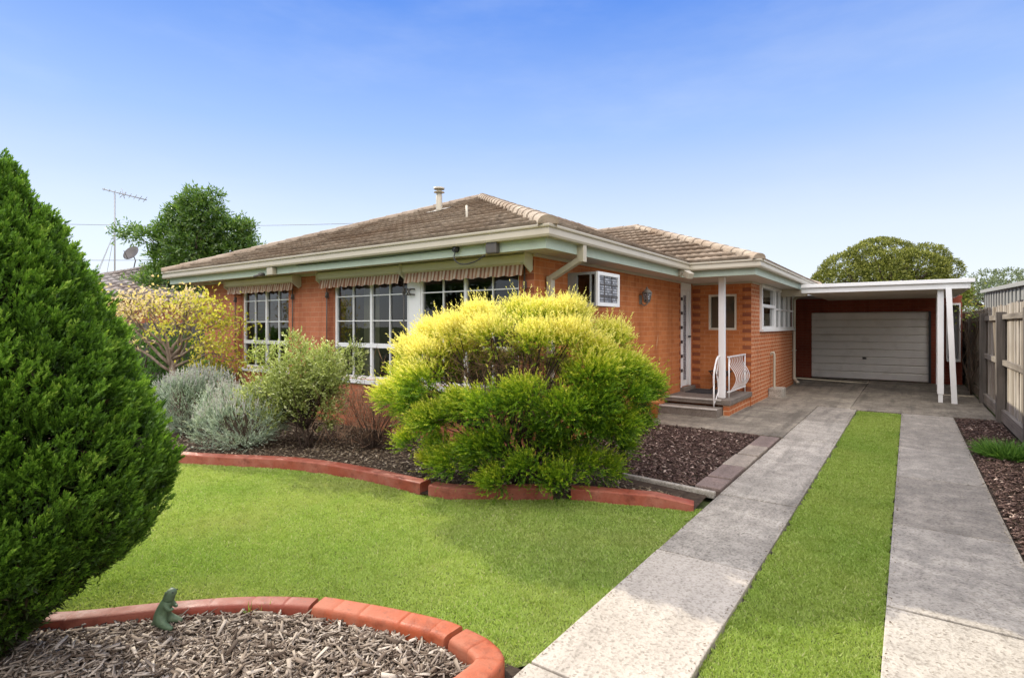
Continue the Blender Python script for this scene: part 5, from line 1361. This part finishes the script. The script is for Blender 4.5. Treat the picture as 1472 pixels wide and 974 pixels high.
# ================================================================== LIGHT, SKY, CAMERA
SUN = np.array([-.951, .309, 0]); EL = R(34.5)
sd = np.array([SUN[0] * math.cos(EL), SUN[1] * math.cos(EL), math.sin(EL)])
ld = bpy.data.lights.new('sun', 'SUN'); ld.energy = 5.0; ld.angle = R(.55); ld.color = (1.0, .92, .77)
lo = link(bpy.data.objects.new('sun', ld)); lo.rotation_euler = Vector(tuple(sd)).to_track_quat('Z', 'Y').to_euler(); lo.location = (-20, 10, 25)
FILL_DIR = (.45, -.75, .48); FILL_BACK = 2.7; FILL_TOP = .25
w = bpy.data.worlds.new('World'); scene.world = w; w.use_nodes = True
t = w.node_tree; t.nodes.clear()
sky = t.nodes.new('ShaderNodeTexSky'); sky.sky_type = 'NISHITA'; sky.sun_disc = False
sky.sun_elevation = EL; sky.sun_rotation = math.atan2(SUN[0], SUN[1])
sky.air_density = 1.0; sky.dust_density = .0; sky.ozone_density = 2.0; sky.altitude = 0
bg = t.nodes.new('ShaderNodeBackground'); BGS = .15; bg.inputs[1].default_value = BGS
def wn(typ, **kw):
    n = t.nodes.new(typ)
    for k, v in kw.items(): setattr(n, k, v)
    return n
tc = wn('ShaderNodeTexCoord'); sx = wn('ShaderNodeSeparateXYZ'); t.links.new(tc.outputs['Generated'], sx.inputs[0])
# clear air: pale at the horizon, deep blue higher up; invented cloud glow added out of view, overhead and behind the camera, as fill
rp = wn('ShaderNodeValToRGB'); el = rp.color_ramp.elements
SKYC = [(0.0, (.92, .95, .99)), (.148, (.74, .83, .99)), (.32, (.36, .54, .95)), (.52, (.09, .26, .82)), (.62, (.10, .27, .80)), (1.0, (.2, .4, .85))]
while len(el) < len(SKYC): el.new(.5)
for e_, (p_, c_) in zip(el, SKYC): e_.position = p_; e_.color = (*[q / BGS / 8 for q in c_], 1)
t.links.new(sx.outputs[2], rp.inputs[0])
def wmath(op, a, b=None):
    m = wn('ShaderNodeMath', operation=op)
    for k, v in enumerate((a, b)):
        if v is None: continue
        if hasattr(v, 'is_output'): t.links.new(v, m.inputs[k])
        else: m.inputs[k].default_value = v
    return m.outputs[0]
def smooth(v, a, b):
    m = wn('ShaderNodeMapRange', interpolation_type='SMOOTHSTEP'); t.links.new(v, m.inputs[0]); m.inputs[1].default_value = a; m.inputs[2].default_value = b; return m.outputs[0]
back = wn('ShaderNodeVectorMath', operation='DOT_PRODUCT'); t.links.new(tc.outputs['Generated'], back.inputs[0]); back.inputs[1].default_value = FILL_DIR
cn = wn('ShaderNodeTexNoise'); cn.inputs['Scale'].default_value = 2.2; cn.inputs['Detail'].default_value = 5; t.links.new(tc.outputs['Generated'], cn.inputs['Vector'])
cl = wmath('MULTIPLY', smooth(back.outputs['Value'], .05, .75), smooth(sx.outputs[2], .20, .45))
hi = wmath('MULTIPLY', smooth(sx.outputs[2], .60, .85), FILL_TOP)
cl = wmath('ADD', wmath('MULTIPLY', cl, FILL_BACK), hi)
cl = wmath('MULTIPLY', cl, wmath('ADD', wmath('MULTIPLY', cn.outputs['Fac'], .8), .6))
cc_ = wn('ShaderNodeMix', data_type='RGBA', blend_type='MULTIPLY'); cc_.inputs[0].default_value = 1; cc_.inputs[6].default_value = (1.04 / BGS, .93 / BGS, .78 / BGS, 1)
cb = wn('ShaderNodeCombineColor'); [t.links.new(cl, cb.inputs[k]) for k in range(3)]; t.links.new(cb.outputs[0], cc_.inputs[7])
hm = wn('ShaderNodeMapping'); hm.inputs['Scale'].default_value = (1.2, 1.2, 4.5); t.links.new(tc.outputs['Generated'], hm.inputs[0])
hn = wn('ShaderNodeTexNoise'); hn.inputs['Scale'].default_value = 1.6; hn.inputs['Detail'].default_value = 6; hn.inputs['Roughness'].default_value = .6; t.links.new(hm.outputs[0], hn.inputs['Vector'])
hz_ = wn('ShaderNodeMix', data_type='RGBA'); t.links.new(wmath('MULTIPLY', smooth(hn.outputs['Fac'], .42, .75), .16), hz_.inputs[0]); t.links.new(rp.outputs[0], hz_.inputs[6]); hz_.inputs[7].default_value = (.82 / BGS / 8, .88 / BGS / 8, .97 / BGS / 8, 1)
g8 = wn('ShaderNodeVectorMath', operation='SCALE'); t.links.new(hz_.outputs[2], g8.inputs[0]); g8.inputs[3].default_value = 8
mx = wn('ShaderNodeMix', data_type='RGBA'); mx.inputs[0].default_value = .9; t.links.new(sky.outputs[0], mx.inputs[6]); t.links.new(g8.outputs[0], mx.inputs[7])
ad = wn('ShaderNodeMix', data_type='RGBA', blend_type='ADD'); ad.inputs[0].default_value = 1; t.links.new(mx.outputs[2], ad.inputs[6]); t.links.new(cc_.outputs[2], ad.inputs[7])
wo = t.nodes.new('ShaderNodeOutputWorld'); t.links.new(ad.outputs[2], bg.inputs[0]); t.links.new(bg.outputs[0], wo.inputs[0])

cd = bpy.data.cameras.new('camera'); cam = link(bpy.data.objects.new('camera', cd))
cd.sensor_width = 36; cd.lens = 792 / 1472 * 36; cd.shift_y = -19 / 1472; cd.clip_start = .05; cd.clip_end = 2000
cam.location = (0, 0, 1.65); cam.rotation_euler = (R(90), 0, TH)
scene.camera = cam
scene.render.engine = 'CYCLES'
scene.cycles.use_denoising = True
try: scene.cycles.denoiser = 'OPENIMAGEDENOISE'
except Exception: pass
scene.cycles.max_bounces = 8; scene.cycles.transparent_max_bounces = 16; scene.cycles.diffuse_bounces = 4
vs = scene.view_settings; vs.view_transform = 'Standard'; vs.look = 'None'; vs.exposure = .15; vs.gamma = 1; vs.use_curve_mapping = False
